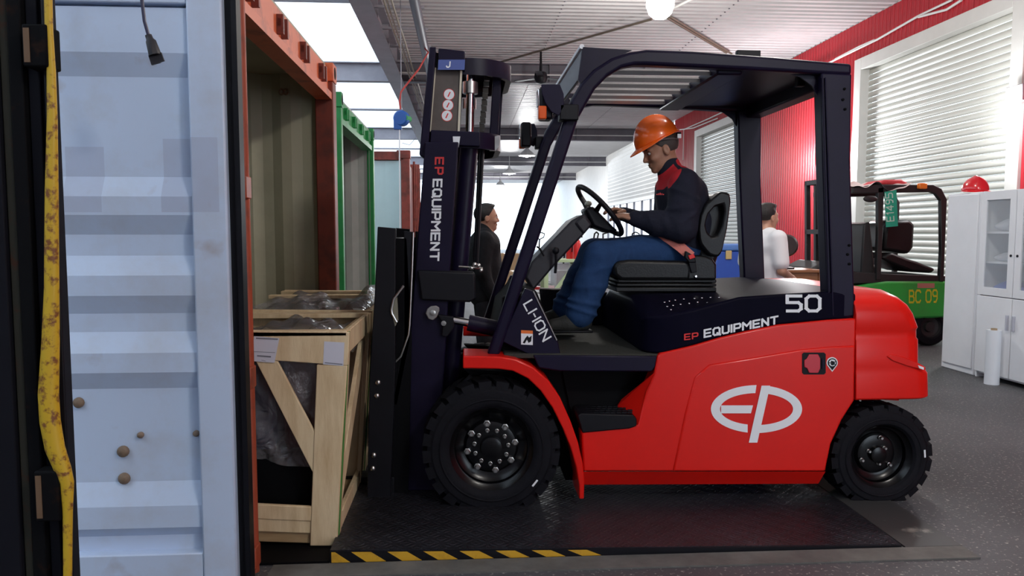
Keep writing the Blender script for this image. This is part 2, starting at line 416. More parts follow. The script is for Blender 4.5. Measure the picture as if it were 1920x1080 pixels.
# ------------------------------------------------------------------ shipping containers
cream_in = mat('cream_interior', (.42, .40, .28), .6, col2=(.30, .28, .19), vscale=2.2, thr=.6, soft=.2)
orange_box = mat('orange_container', (.66, .14, .05), .5, col2=(.26, .04, .02), vscale=5, thr=.62, soft=.1)
brown_box = mat('brown_container', (.20, .035, .02), .55, col2=(.07, .02, .015), vscale=6, thr=.6, soft=.12)
green_box = mat('green_container', (.02, .27, .07), .45, var=.2, vscale=5)
grey_in = mat('grey_interior', (.42, .45, .42), .6, var=.12, vscale=3)
cyan_side = mat('pale_cyan_side', (.55, .75, .78), .5, var=.05, vscale=2)
rust_red = mat('rust_red_frame', (.28, .05, .035), .55, col2=(.14, .03, .02), vscale=7)
ply = mat('dark_floor', (.06, .045, .03), .7, var=.3, vscale=5)
def corr(mb, x0, x1, y, z0, z1, pitch=.28, dep=.036):
    """container wall along x at y, trapezoid corrugation"""
    rows = []; n = int((x1 - x0) / pitch)
    p = (x1 - x0) / n
    for i in range(n):
        for f, d in ((0, 0), (.25, 0), (.5, dep), (.75, dep)): rows.append((x0 + (i + f) * p, y + d))
    rows.append((x1, y))
    mb.grid([[(x, yy, z0), (x, yy, z1)] for x, yy in rows]); return mb
def corr_y(mb, y0, y1, x, z0, z1, pitch=.28, dep=.036):
    q = MB(); corr(q, y0, y1, x, z0, z1, pitch, dep); mb.add([(b, a, c) for a, b, c in q.v], q.f); return mb
def container(name, label, x, y0, y1, frame, inside, outside, lugs=4, length=6.06, top=2.59, door=2.34, frame2=None, pw=.13):
    """open container whose mouth faces +x at x"""
    frame2 = frame2 or frame
    c = thing(name, label, 'container', (x - .1, (y0 + y1) / 2, 0)); xb = x - length; z0 = .0
    MB().box(xb, x - .02, y0 + .05, y1 - .05, .001, .006).build('floor_board', ply, c)
    corr(MB(), xb, x - pw + .03, y1 - .08, .005, top - .04).build('side_wall', inside, c)
    corr(MB(), xb, x - pw + .03, y0 + .04, .005, top - .04).build('side_wall', inside, c)
    corr_y(MB(), y0, y1, xb, .03, top).build('end_wall', inside, c)
    mb = MB(); n = 40
    mb.box(xb, x - .05, y0, y1, top - .06, top); mb.build('roof', inside, c)
    for yy, o in ((y0, 0), (y1 - pw, 1)):
        mb = MB(); mb.box(x - pw, x, yy, yy + pw, 0.0, top - .12); q = mb.build('corner_post', frame2, c, bevel=.008)
        mb = MB(); mb.box(x - .18, x + .004, yy - .005, yy + pw + .01, top - .12, top + .01); q2 = mb.build('corner_casting', frame, c, bevel=.006)
        MB().ell((x + .004, yy + pw / 2, top - .055), .006, .032, .045).build('casting_hole', black_deep, q2, smooth=True)
    mb = MB()                                   # header: sloping face, folded lower lip
    mb.prism([(x - .12, y0 + .13, door), (x - .01, y0 + .13, door), (x - .01, y0 + .13, door + .05), (x - .035, y0 + .13, door + .07), (x - .035, y0 + .13, top - .03), (x - .12, y0 + .13, top - .03)], (0, y1 - y0 - .26, 0))
    h = mb.build('header', frame, c)
    lug = MB(); lug.box(-.035, .0, -.06, -.035, -.05, .05); lug.box(-.035, .0, .035, .06, -.05, .05); lug.box(-.03, -.012, -.06, .06, -.01, .03)
    lm = lug.mesh('lock_keeper'); lm.materials.append(brown_box if frame is orange_box else frame)
    for i in range(lugs): piece('lock_keeper', lm, h, (x, y0 + .42 + (y1 - y0 - .84) * i / (lugs - 1), door + .13))
    MB().box(x - .12, x, y0 + .13, y1 - .13, .0, .008).build('sill', frame2, c)
    if outside is not None:
        corr(MB(), xb, x - .14, y0 + .0, .05, top - .05).build('outer_side', outside, c)
    MB().box(xb, x - .14, y0, y0 + .06, top - .06, top + .005).build('top_rail', frame, c)
    MB().box(xb, x - .14, y1 - .06, y1, top - .06, top + .005).build('top_rail', frame, c)
    return c
CX = -.93
oc = container('shipping_container', 'orange shipping container with cream ribbed inside holding wooden crates', CX, 3.11, 5.64, orange_box, cream_in, brown_box, frame2=brown_box)
gc = container('shipping_container', 'green framed shipping container with grey ribbed inside beyond the orange one', -1.05, 6.62, 8.98, green_box, grey_in, brown_box, pw=.075)
# wall lashing rings on the far wall of the orange container
mb = MB()
for px in (528, 536): mb.tube([A(px + 4 * math.cos(t), 172 + 5 * math.sin(t), y=5.54) for t in np.linspace(0, 6.0, 9)], .008, 6)
mb.build('lashing_ring', mat('ring_rust', (.25, .16, .1), .6), oc, smooth=True)
# closed container with a pale side, further back
rc = thing('shipping_container', 'pale cyan sided container with rust red frame behind the mast', 'container', (-.9, 12, 0))
YC4 = 11.2; X4 = A(768, 300, y=YC4).x
corr(MB(), X4 - 6.0, X4 - .12, YC4 + .03, .15, 2.45, .9, .02).build('side_wall', cyan_side, rc)
MB().box(X4 - 6, X4 - .1, YC4 + .08, YC4 + 2.4, .1, 2.5).build('body', rust_red, rc)
for yy in (YC4, YC4 + 2.3):
    MB().box(X4 - .13, X4, yy, yy + .13, 0, 2.5).build('corner_post', rust_red, rc, bevel=.01)
    MB().box(X4 - .19, X4 + .01, yy - .01, yy + .14, 2.48, 2.60).build('corner_casting', rust_red, rc, bevel=.008)
MB().box(X4 - 6, X4 - .1, YC4, YC4 + .08, 2.46, 2.58).build('top_rail', rust_red, rc)
MB().box(X4 - 6, X4 - .1, YC4, YC4 + .08, .0, .16).build('bottom_rail', rust_red, rc)
for yy in (YC4 + .5, YC4 + .95, YC4 + 1.4, YC4 + 1.85): MB().tube([(X4 + .03, yy, .1), (X4 + .03, yy, 2.48)], .018, 8).build('lock_rod', rust_red, rc, smooth=True)

# ------------------------------------------------------------------ near white door leaf, seen from inside
def white_door_material():
    m = mat('white_door', (.56, .66, .84), .5, col2=(.50, .53, .60), vscale=2.3, thr=.62, soft=.15)
    t = m.node_tree; n = t.nodes; L = t.links.new; b = n['Principled BSDF']
    src = b.inputs['Base Color'].links[0].from_socket
    # rust smears and two squares of greyer touch-up paint
    g = n.new('ShaderNodeNewGeometry'); sx = n.new('ShaderNodeSeparateXYZ'); L(g.outputs['Position'], sx.inputs[0])
    def rng_mask(sock, a, c):
        q = n.new('ShaderNodeMath'); q.operation = 'COMPARE'; q.inputs[1].default_value = (a + c) / 2; q.inputs[2].default_value = abs(c - a) / 2
        L(sock, q.inputs[0]); return q.outputs[0]
    tot = None
    for (xa, ya, xb, yb) in ((112, 273, 191, 398), (298, 258, 415, 398)):
        p, q = A(xa, ya, y=2.93), A(xb, yb, y=2.93)
        mu = n.new('ShaderNodeMath'); mu.operation = 'MULTIPLY'
        L(rng_mask(sx.outputs[0], p.x, q.x), mu.inputs[0]); L(rng_mask(sx.outputs[2], p.z, q.z), mu.inputs[1])
        if tot is None: tot = mu.outputs[0]
        else:
            ad = n.new('ShaderNodeMath'); ad.operation = 'ADD'; L(tot, ad.inputs[0]); L(mu.outputs[0], ad.inputs[1]); tot = ad.outputs[0]
    sc = n.new('ShaderNodeMath'); sc.operation = 'MULTIPLY'; sc.inputs[1].default_value = .55; L(tot, sc.inputs[0])
    mx = n.new('ShaderNodeMixRGB'); mx.inputs[2].default_value = (.40, .44, .58, 1); L(sc.outputs[0], mx.inputs[0]); L(src, mx.inputs[1])
    rn = n.new('ShaderNodeTexNoise'); rn.inputs['Scale'].default_value = 5; rn.inputs['Detail'].default_value = 9; L(g.outputs['Position'], rn.inputs['Vector'])
    rr = n.new('ShaderNodeValToRGB'); rr.color_ramp.elements[0].position = .66; rr.color_ramp.elements[1].position = .8
    rr.color_ramp.elements[0].color = (0, 0, 0, 1); rr.color_ramp.elements[1].color = (.5, .5, .5, 1); L(rn.outputs[0], rr.inputs[0])
    m2 = n.new('ShaderNodeMixRGB'); m2.inputs[2].default_value = (.30, .17, .09, 1); L(rr.outputs[0], m2.inputs[0]); L(mx.outputs[0], m2.inputs[1])
    L(m2.outputs[0], b.inputs['Base Color']); return m
wd = white_door_material()
YD = 2.92
DXR = A(432, 540, y=YD).x; DXP = A(366, 540, y=YD).x; DXL = DXR - 1.15
door = thing('container_door', 'open white container door leaf with horizontal ribs seen from inside', 'container door', ((DXL + DXR) / 2, YD, 0))
prof = [(5, 0), (12, 1), (97, 1), (140, 0), (330, 0), (368, 1), (403, 1), (440, 0), (480, 0), (517, 1), (555, 1), (590, 0), (625, 0), (663, 1), (700, 1), (733, 0), (910, 0), (952, 1), (993, 1), (1013, 0), (1040, 0)]
rows = [[(DXL + .08, YD + .045 - .035 * d, A(240, py, y=YD).z), (DXP + .01, YD + .045 - .035 * d, A(240, py, y=YD).z)] for py, d in prof]
MB().grid(rows).build('ribbed_panel', wd, door)
ZT, ZB = rows[0][0][2], rows[-1][0][2]
MB().box(DXP, DXR, YD - .012, YD + .06, .02, 2.42).build('edge_post', wd, door, bevel=.008)
MB().box(DXL, DXL + .09, YD - .012, YD + .06, .02, 2.42).build('edge_post', wd, door, bevel=.008)
MB().box(DXL + .09, DXP, YD - .005, YD + .06, ZT, 2.42).build('top_frame', wd, door, bevel=.005)
MB().box(DXL + .09, DXP, YD - .005, YD + .06, .02, ZB).build('bottom_frame', wd, door, bevel=.005)
MB().box(DXL, DXR - .005, YD + .06, YD + .075, .02, 2.42).build('outer_skin', orange_box, door)
mb = MB(); mb.box(DXR, DXR + .045, YD + .02, YD + .03, .0, 2.44); mb.box(DXR + .03, DXR + .05, YD - .005, YD + .05, .0, 2.44)
mb.build('gasket', black_satin, door)
rust_bolt = mat('rust_bolt', (.22, .15, .10), .6, var=.3, vscale=30)
for px, py, r in ((143, 757, 10), (260, 818, 6), (227, 849, 11), (229, 900, 11), (365, 815, 6), (157, 1057, 8)):
    p = A(px, py, y=YD + .02); rr = r * 2.9 / 1400
    MB().lathe([(rr, 0), (rr, -.008), (rr * .8, -.014), (rr * .3, -.018), (0, -.019)], (p.x, YD + .042, p.z), n=14).build('bolt', rust_bolt, door, smooth=True, ang=50)
rod_orange = mat('rod_orange', (.34, .06, .025), .5, col2=(.2, .04, .02), vscale=9, thr=.6, soft=.1)
rodx = A(462, 540, y=YD + .12).x
rod = MB().tube([(rodx, YD + .12, .0), (rodx, YD + .12, 2.5)], .023, 12).build('lock_rod', rod_orange, door, smooth=True)
for py in (352, 706, 1040):
    z = A(462, py, y=YD + .12).z
    MB().box(rodx - .03, rodx + .024, YD + .07, YD + .145, z - .045, z + .045).build('rod_clamp', rod_orange, rod, bevel=.006)
z = A(462, 1000, y=YD + .12).z
MB().tube([(rodx, YD + .12, z - .03), (rodx, YD + .12, z + .03)], .021, 12).build('yellow_tag', mat('tag_yellow', (.6, .5, .05), .5), rod, smooth=True)

# ------------------------------------------------------------------ dark door edge with the yellow handle bar, nearest on the left
shaded_rust = mat('shaded_rust', (.004, .004, .005), .8, spec=.1, col2=(.025, .011, .006), vscale=9, thr=.64, soft=.06)  # shade on this door is put into its near-black base colours
shaded_slate = mat('shaded_slate', (.008, .008, .012), .75, spec=.12, col2=(.014, .008, .006), vscale=7, thr=.66, soft=.05)
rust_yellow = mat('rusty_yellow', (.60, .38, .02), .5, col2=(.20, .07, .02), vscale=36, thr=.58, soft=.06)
YN = 2.25
dd = thing('container_door', 'rusty container door edge, shade in its colour, with yellow locking bar at far left', 'container door', (A(60, 540, y=YN).x, YN, 0))
xa = A(-120, 540, y=YN).x; xb = A(110, 540, y=YN).x
MB().box(xa, xb - .012, YN + .03, YN + .045, .0, 2.45).build('leaf', shaded_slate, dd, bevel=.006)
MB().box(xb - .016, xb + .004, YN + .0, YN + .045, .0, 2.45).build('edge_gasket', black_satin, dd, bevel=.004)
for p0, p1, mt, dy in ((-30, 14, shaded_slate, .0), (16, 34, mat('shaded_cream', (.03, .028, .022), .7, spec=.1, col2=(.05, .02, .012), vscale=11, thr=.6, soft=.05), .012), (36, 62, shaded_rust, .0), (64, 86, shaded_slate, .018)):
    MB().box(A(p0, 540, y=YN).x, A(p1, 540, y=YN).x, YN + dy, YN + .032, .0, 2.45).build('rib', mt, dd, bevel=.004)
ypix = [(90, -20), (92, 60), (96, 130), (98, 220), (97, 360), (97, 540), (95, 640), (91, 740), (94, 790), (103, 840), (118, 880), (126, 905), (127, 960), (127, 1010), (127, 1100)]
yr = [.011, .011, .012, .014, .018, .020, .024, .028, .028, .027, .023, .019, .014, .013, .012]
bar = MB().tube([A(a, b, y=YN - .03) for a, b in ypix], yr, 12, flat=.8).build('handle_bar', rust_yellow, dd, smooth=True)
for a, b in ((52, 132), (876, 968)):
    p, q = A(56, a, y=YN), A(106, b, y=YN)
    k = (0 if a < 200 else A(79, 0, y=YN).x - A(56, 0, y=YN).x)
    MB().box(p.x + k, q.x + k, YN - .045, YN + .03, q.z, p.z).build('bar_bracket', shaded_rust, bar, bevel=.006)
    MB().box(p.x + k + .006, p.x + k + .022, YN - .047, YN - .03, q.z + .012, p.z - .012).build('bracket_tab', mat('tab_tan', (.15, .085, .045), .7), bar)
# ------------------------------------------------------------------ hanging cable with connector
hc = thing('hanging_cable', 'dark cable with a plug connector hanging before the white door', 'cable', A(268, 0, y=2.6))
MB().tube([A(262, -140, y=2.6), A(264, -60, y=2.6), A(266, 0, y=2.6), A(271, 40, y=2.6), A(279, 68, y=2.6)], .006, 8).build('cable', mat('navy_cable', (.03, .03, .08), .4), hc, smooth=True)
MB().tube([A(278, 66, y=2.6), A(281, 74, y=2.6), A(283, 78, y=2.6), A(291, 104, y=2.6)], [.011, .012, .017, .021], 8).build('connector', plastic_dark, hc, smooth=True)
mb = MB(); mb.bar(A(287, 102, y=2.6), A(293, 120, y=2.6), .008, .03); mb.bar(A(297, 100, y=2.6), A(303, 116, y=2.6), .008, .02); mb.build('latch', plastic_dark, hc)
# ------------------------------------------------------------------ lettering
_o = [(.18, 0), (0, .18), (0, .82), (.18, 1), (.62, 1), (.8, .82), (.8, .18), (.62, 0), (.18, 0)]
GL = {'E': ([[(.8, 1), (0, 1), (0, 0), (.8, 0)], [(0, .5), (.7, .5)]], .8), 'P': ([[(0, 0), (0, 1), (.66, 1), (.8, .86), (.8, .54), (.66, .4), (0, .4)]], .8),
      'Q': ([_o, [(.5, .25), (.9, -.08)]], .85), 'U': ([[(0, 1), (0, .15), (.15, 0), (.65, 0), (.8, .15), (.8, 1)]], .8), 'I': ([[(0, 0), (0, 1)]], 0),
      'M': ([[(0, 0), (0, 1), (.5, .45), (1, 1), (1, 0)]], 1), 'N': ([[(0, 0), (0, 1), (.8, 0), (.8, 1)]], .8), 'T': ([[(0, 1), (.9, 1)], [(.45, 1), (.45, 0)]], .9),
      'L': ([[(0, 1), (0, 0), (.7, 0)]], .7), '-': ([[(0, .5), (.3, .5)]], .3), 'O': ([_o], .8), '0': ([_o], .8), ' ': ([], .3),
      '5': ([[(.8, 1), (0, 1), (0, .56), (.64, .56), (.8, .42), (.8, .14), (.64, 0), (0, 0)]], .8), 'J': ([[(.6, 1), (.6, .2), (.4, 0), (.15, 0), (0, .2)]], .6),
      'B': ([[(0, 0), (0, 1), (.55, 1), (.7, .85), (.7, .65), (.55, .52), (0, .52)], [(.55, .52), (.75, .38), (.75, .14), (.6, 0), (0, 0)]], .75),
      'C': ([[(.75, .85), (.6, 1), (.18, 1), (0, .82), (0, .18), (.18, 0), (.6, 0), (.75, .15)]], .75), '1': ([[(.1, .8), (.3, 1), (.3, 0)]], .4),
      '4': ([[(.6, 0), (.6, 1), (0, .3), (.8, .3)]], .8), '9': ([[(.7, .5), (.15, .5), (0, .65), (0, .86), (.15, 1), (.55, 1), (.7, .86), (.7, .3), (.5, 0), (.2, 0)]], .7)}
def text(s, o, U, V, t=.2, gap=.38, slant=0.0):
    """flat strokes; o = lower left corner, U / V = vectors of one letter height along and up"""
    mb = MB(); o = Vector(o); U = Vector(U); V = Vector(V); x = 0.0; h = t / 2; nn = U.cross(V).normalized() * .00018; ct = 0
    for ch in s:
        st, w = GL[ch]
        for pl in st:
            for (ax, ay), (bx, by) in zip(pl[:-1], pl[1:]):
                d = Vector((bx - ax, by - ay)); l = d.length; d /= l; n = Vector((-d.y, d.x)) * h; e = d * h * .8
                q = [Vector((ax, ay)) - e - n, Vector((bx, by)) + e - n, Vector((bx, by)) + e + n, Vector((ax, ay)) - e + n]
                ct += 1; mb.add([o + U * (x + p.x + slant * p.y) + V * p.y + nn * (ct % 12) for p in q], [(0, 1, 2, 3)])
        x += w + gap
    return mb
def text_len(s, gap=.38): return sum(GL[c][1] + gap for c in s) - gap
def text_px(s, y, p0, p1, hpx, gap=.38, t=.2, slant=0.0):
    """text on the plane y from pixel p0 (lower left) to p1 (lower right), hpx = pixel height vector (up)"""
    a, b = A(*p0, y=y), A(*p1, y=y); c = A(p0[0] + hpx[0], p0[1] + hpx[1], y=y)
    return text(s, a, (b - a) / text_len(s, gap), c - a, t, gap, slant)
def px_face(pix, y):
    return MB().add([A(a, b, y=y) for a, b in pix], [tuple(range(len(pix)))])

# ------------------------------------------------------------------ the red forklift
YC = 4.25
fx = A(1300, 900, y=3.62).x
FL = thing('forklift', 'red and black electric forklift number 50 carrying the driver in an orange helmet', 'forklift', (fx, YC, 0))
def mir(y): return 2 * YC - y
def pair(name, mt, pix, y0, y1, parent=None, **k):
    a = MB().pp(pix, y0, y1).build(name, mt, parent or FL, **k)
    b = MB().pp(pix, mir(y1), mir(y0), ref=y0).build(name, mt, parent or FL, **k)   # outline measured on the near plane
    return a, b
# --- chassis
MB().pp([(965, 690), (1235, 690), (1235, 700), (1540, 700), (1540, 900), (1100, 905), (965, 880)], 3.82, mir(3.82), ref=3.62).build('chassis', black_deep, FL)
MB().pp([(1540, 640), (1700, 640), (1700, 740), (1600, 750), (1560, 860), (1540, 900)], 3.86, mir(3.86), ref=3.62).build('rear_chassis', black_deep, FL)
MB().tube([A(922, 845, y=3.72), A(922, 845, y=3.72) + Vector((0, 1.06, 0))], .09, 16).build('front_axle', black_deep, FL, smooth=True)
MB().tube([A(1666, 862, y=3.75), A(1666, 862, y=3.75) + Vector((0, 1.0, 0))], .06, 16).build('rear_axle', black_deep, FL, smooth=True)
# --- red side panel
side = [(1240, 662), (1300, 648), (1350, 633), (1400, 621), (1460, 609), (1553, 600), (1605, 597), (1602, 751), (1579, 787), (1558, 833), (1550, 872), (1548, 884), (1094, 884), (1091, 810), (1196, 797), (1212, 735), (1227, 701), (1233, 668)]
sp, sp2 = pair('side_panel', red_paint, side, 3.62, 3.74, bevel=.008)
pair('side_relief', red_paint, [(1262, 884), (1285, 775), (1303, 708), (1330, 684), (1400, 673), (1500, 656), (1560, 650), (1604, 648), (1602, 751), (1579, 787), (1558, 833), (1550, 872), (1548, 884)], 3.611, 3.63, sp, bevel=.009, seg=3)
for yy, s in ((3.62, 1), (mir(3.62), -1)):                     # skirt leaning inwards
    a, b, c, d = A(1094, 884, y=3.62), A(1548, 884, y=3.62), A(1543, 913, y=3.62), A(1094, 915, y=3.62)
    MB().add([(a.x, yy, a.z), (b.x, yy, b.z), (c.x, yy + .05 * s, c.z), (d.x, yy + .05 * s, d.z), (d.x, yy + .12 * s, d.z), (c.x, yy + .12 * s, c.z)],
             [(0, 1, 2, 3), (3, 2, 5, 4)]).build('skirt', red_paint, FL)
    a, b, c, d = A(1229, 697, y=3.62), A(1196, 797, y=3.62), A(1166, 780, y=3.62), A(1178, 762, y=3.62)
    MB().add([(a.x, yy + .002 * s, a.z), (b.x, yy + .002 * s, b.z), (c.x, yy + .16 * s, c.z), (d.x, yy + .16 * s, d.z)], [(0, 1, 2, 3)]).build('step_well_side', red_paint, FL)
# charging port
port = MB().pp([(1507, 661), (1545, 661), (1548, 664), (1548, 699), (1545, 702), (1507, 702), (1504, 699), (1504, 664)], 3.6085, 3.612, ref=3.61).build('charging_port', black_satin, FL)
MB().pp([(1516, 664), (1533, 664), (1537, 672), (1537, 690), (1533, 699), (1516, 699), (1512, 690), (1507, 688), (1507, 675), (1512, 672)], 3.602, 3.609, ref=3.61).build('port_cover', mat('port_red', (.55, .03, .05), .35), port, bevel=.003)
MB().pp([(1540, 672), (1545, 672), (1545, 692), (1540, 692)], 3.603, 3.609, ref=3.61).build('port_latch', black_paint, port, bevel=.002)
pinp = [(1560 + 10.5 * math.cos(t), 680 + 10.5 * math.sin(t)) for t in np.linspace(math.pi * .85, math.pi * 2.15, 15)] + [(1560, 697)]
bdg = MB().pp(pinp, 3.6075, 3.6095, ref=3.61).build('plug_badge', white_print, FL)
MB().pp([(1560 + (x - 1560) * .82, 681 + (y - 681) * .82) for x, y in pinp], 3.6065, 3.6075, ref=3.61).build('badge_ring', black_satin, bdg)
MB().pp([(1560 + 6.5 * math.cos(t), 680 + 6.5 * math.sin(t)) for t in np.linspace(0, 6.0, 13)], 3.6055, 3.6065, ref=3.61).build('badge_disc', white_print, bdg)
mb = MB().pp([(1557, 676), (1562, 677), (1565, 681), (1561, 685), (1557, 684)], 3.6047, 3.6055, ref=3.61); mb.pp([(1553, 679.5), (1557, 679.5), (1557, 681), (1553, 681)], 3.6047, 3.6055, ref=3.61)
mb.pp([(1562, 678), (1567, 677), (1567, 678.5), (1562, 679.5)], 3.6047, 3.6055, ref=3.61); mb.pp([(1562, 682), (1567, 683), (1567, 684.5), (1562, 683.5)], 3.6047, 3.6055, ref=3.61)
mb.build('badge_plug', black_satin, bdg)
# emblem: an ellipse cut into E and P
def arc(cx, cy, rx, ry, a0, a1, n=28): return [(cx + rx * math.cos(R(t)), cy - ry * math.sin(R(t))) for t in np.linspace(a0, a1, n)]
def emblem(y):
    mb = MB()
    def strip(a, b):
        for i in range(len(a) - 1): mb.add([A(*q, y=y) for q in (a[i], a[i + 1], b[i + 1], b[i])], [(0, 1, 2, 3)])
    strip(arc(1420, 767, 87, 45, 91, 258), arc(1420, 767, 70, 30, 93, 255))
    mb.add([A(*q, y=y - .0008) for q in ((1352, 760), (1412, 760), (1408, 775), (1352, 775))], [(0, 1, 2, 3)])
    mb.add([A(*q, y=y - .0012) for q in ((1428, 723), (1444, 723), (1420, 830), (1404, 830))], [(0, 1, 2, 3)])
    strip(arc(1417, 767, 87, 45, 75, -90), arc(1417, 767, 70, 30, 72, -86))
    return mb
emblem(3.608).build('emblem', white_print, FL)
# --- counterweight, lofted in horizontal layers
def layer(py, pxr, hw, yref=3.62, rad=.1, inset=0.0):
    z = A(1605, py, y=yref).z; xf = A(1605, py, y=yref).x + inset; xr = A(pxr, py, y=yref).x
    pts = [(xf, YC - hw, z)]
    for t in np.linspace(-90, 0, 7): pts.append((xr - rad + rad * math.cos(R(t)), YC - hw + rad + rad * math.sin(R(t)), z))
    for t in np.linspace(0, 90, 7): pts.append((xr - rad + rad * math.cos(R(t)), YC + hw - rad + rad * math.sin(R(t)), z))
    pts.append((xf, YC + hw, z)); return pts
LY = [(751, 1750, .622), (748, 1756, .63), (704, 1755, .63), (699, 1752, .628), (688, 1737, .63), (640, 1737, .63), (636, 1735, .625), (622, 1735, .625), (617, 1737, .63), (590, 1727, .63), (574, 1718, .622), (560, 1706, .59), (548, 1690, .52)]
lys = [layer(*q) for q in LY]
mb = MB(); mb.grid([r + [r[0]] for r in lys]); n0 = len(mb.v)
mb.add(lys[-1], [tuple(range(len(lys[-1])))]); mb.add(lys[0], [tuple(range(len(lys[0])))])
cwt = mb.build('counterweight', red_paint, FL, bevel=.006)
MB().pp([(1662, 668), (1670, 664), (1690, 668), (1720, 680), (1734, 688), (1734, 694), (1700, 686), (1672, 676)], 3.612, 3.63, ref=3.62).build('lamp_brow', red_paint, cwt, bevel=.004)
MB().pp([(1719, 684), (1730, 688), (1730, 693), (1721, 690)], 3.608, 3.62, ref=3.62).build('marker_lamp', white_print, cwt, bevel=.002)
MB().pp([(1680, 752), (1720, 752), (1712, 762), (1680, 760)], 3.75, mir(3.75), ref=3.62).build('tow_bracket', red_paint, cwt)
# --- hood
def hood_row(px, half, zb, zc, zt, inn=.22):
    x = A(px, 600, y=3.63).x
    return [(x, YC - half, zb), (x, YC - half, zc), (x, YC - half + inn, zt), (x, YC + half - inn, zt), (x, YC + half, zc), (x, YC + half, zb)]
zA = lambda px, py: A(px, py, y=3.63).z
zt0 = A(1196, 557, y=3.82).z; zt1 = zA(1552, 547)
hr = [hood_row(1210, .52, zA(1238, 664), zA(1243, 600), zt0 - .02), hood_row(1219, .575, zA(1238, 664), zA(1243, 596), zt0 - .006), hood_row(1230, .60, zA(1238, 664), zA(1243, 594), zt0), hood_row(1246, .618, zA(1242, 662), zA(1246, 592), zt0),
      hood_row(1300, .62, zA(1300, 648), zA(1300, 581), zt0 + .003), hood_row(1386, .62, zA(1386, 624), zA(1386, 557), zt0 + .008), hood_row(1460, .62, zA(1460, 609), zA(1460, 552), zt1 + .006), hood_row(1552, .62, zA(1552, 600), zA(1552, 547), zt1 + .01), hood_row(1606, .60, zA(1600, 600), zA(1600, 552), zt1)]
mb = MB(); mb.grid([r + [r[0]] for r in hr]); mb.add(hr[0], [(0, 1, 2, 3, 4, 5)])
hood = mb.build('hood', mat('hood_black', (0.0045, 0.004, 0.012), 0.45, var=0.2, vscale=5, spec=0.03), FL, bevel=.012, seg=3)
stud = MB().ell((0, 0, 0), .007, .007, .005, 8, 4).mesh('vent_stud', smooth=True); stud.materials.append(chrome)
for i, (px, py) in enumerate([(1246, 567), (1255, 565), (1266, 563), (1282, 561), (1302, 560), (1316, 559), (1332, 558), (1348, 558), (1251, 575), (1262, 573), (1276, 571), (1292, 569), (1308, 567), (1326, 568), (1258, 581), (1272, 579), (1290, 578), (1310, 575)]):
    f = (594 - py) / 45.0
    yy = 3.64 + .2 * min(1, f * .8); q = A(px, py, y=yy)
    piece('vent_stud', stud, hood, q)
text_px('50', 3.626, (1476, 583), (1537, 583), (0, -28), gap=.3, t=.2).build('number', white_print, hood)
text_px('EP', 3.626, (1284, 637), (1308, 634), (0, -10), gap=.4, t=.22).build('lettering', red_print, hood)
text_px('EQUIPMENT', 3.626, (1321, 632), (1458, 606), (0, -13), gap=.36, t=.26).build('lettering', white_print, hood)
qx = A(1230, 575, y=3.63).x
xl = A(1213, 580, y=3.73).x
def onfront(px, py): q = A(px, py, x=xl - .012); return q
MB().add([onfront(*p) for p in ((1187, 563), (1195, 563), (1193, 594), (1185, 594))], [(0, 1, 2, 3)]).build('sticker', mat('lime', (.55, .62, .05), .5), hood)
# --- cab floor, step, cowl
MB().pp([(945, 663), (1236, 664), (1236, 672), (945, 672)], 3.64, mir(3.64)).build('deck', mat('deck_mat', (.028, .028, .022), .8, bump=.3, bscale=60), FL, bevel=.004)
pair('deck_skirt', black_paint, [(1000, 666), (1232, 668), (1229, 688), (1222, 697), (1050, 696), (1010, 690)], 3.63, 3.68, bevel=.006)
stp = pair('step', black_satin, [(1083, 780), (1090, 775), (1188, 778), (1194, 786), (1194, 799), (1180, 804), (1092, 812)], 3.612, 3.84, bevel=.006)
nub = MB().box(-.012, .012, -.006, .006, 0, .006).mesh('grip'); nub.materials.append(black_satin)
zs = A(1140, 777, y=3.612).z
for i in range(9):
    for j in range(4): piece('grip', nub, stp[0], (A(1098 + i * 10.5 + (j % 2) * 4, 777, y=3.62).x, 3.635 + j * .045, zs))
MB().pp([(1060, 690), (1225, 690), (1190, 790), (1085, 812)], 3.80, 3.82, ref=3.62).build('step_well', black_deep, FL)
cwl = pair('cowl_plate', black_paint, [(985, 541), (999, 545), (1046, 640), (1051, 664), (994, 666), (940, 640), (950, 615)], 3.655, 3.70, bevel=.005)
MB().tube([A(1000, 546, y=3.65), A(1044, 638, y=3.65)], .004, 6).build('cowl_edge', steel, cwl[0], smooth=True)
a = A(982, 571, y=3.652); U = A(1018, 640, y=3.652) - a; V = A(997, 562, y=3.652) - a
text('LI-ION', a, U / text_len('LI-ION', .3), V, .16, .3).build('lettering', white_print, cwl[0])
st = px_face([(977, 619), (999, 620), (999, 647), (977, 646)], 3.6535).build('warning_sticker', white_print, cwl[0])
px_face([(977, 619), (999, 620), (999, 626), (977, 625)], 3.6528).build('sticker_band', mat('orange_print', (.8, .18, .03), .5), st)
mb = px_face([(980, 643), (985, 634), (989, 629), (992, 633), (997, 629), (996, 640), (991, 643), (988, 637), (984, 644)], 3.6528); mb.build('pictogram', black_satin, st)
MB().pp([(945, 560), (1008, 548), (1040, 640), (1040, 665), (940, 665)], 3.75, 3.86, ref=3.655).build('dash_side', black_deep, FL, bevel=.01)
MB().pp([(945, 590), (985, 545), (1012, 548), (1030, 590), (1020, 665), (930, 665)], 3.86, mir(3.75), ref=3.655).build('dashboard', black_deep, FL, bevel=.02)
mb = MB().pp([(1012, 542), (1080, 541), (1140, 548), (1140, 610), (1020, 610)], 4.80, 4.86, ref=4.8); mb.build('far_side_panel', black_satin, FL, bevel=.01)
MB().tube([A(1012, 541, y=4.80), A(1040, 543, y=4.80), A(1078, 541, y=4.80)], .008, 6).build('panel_trim', steel, FL, smooth=True)
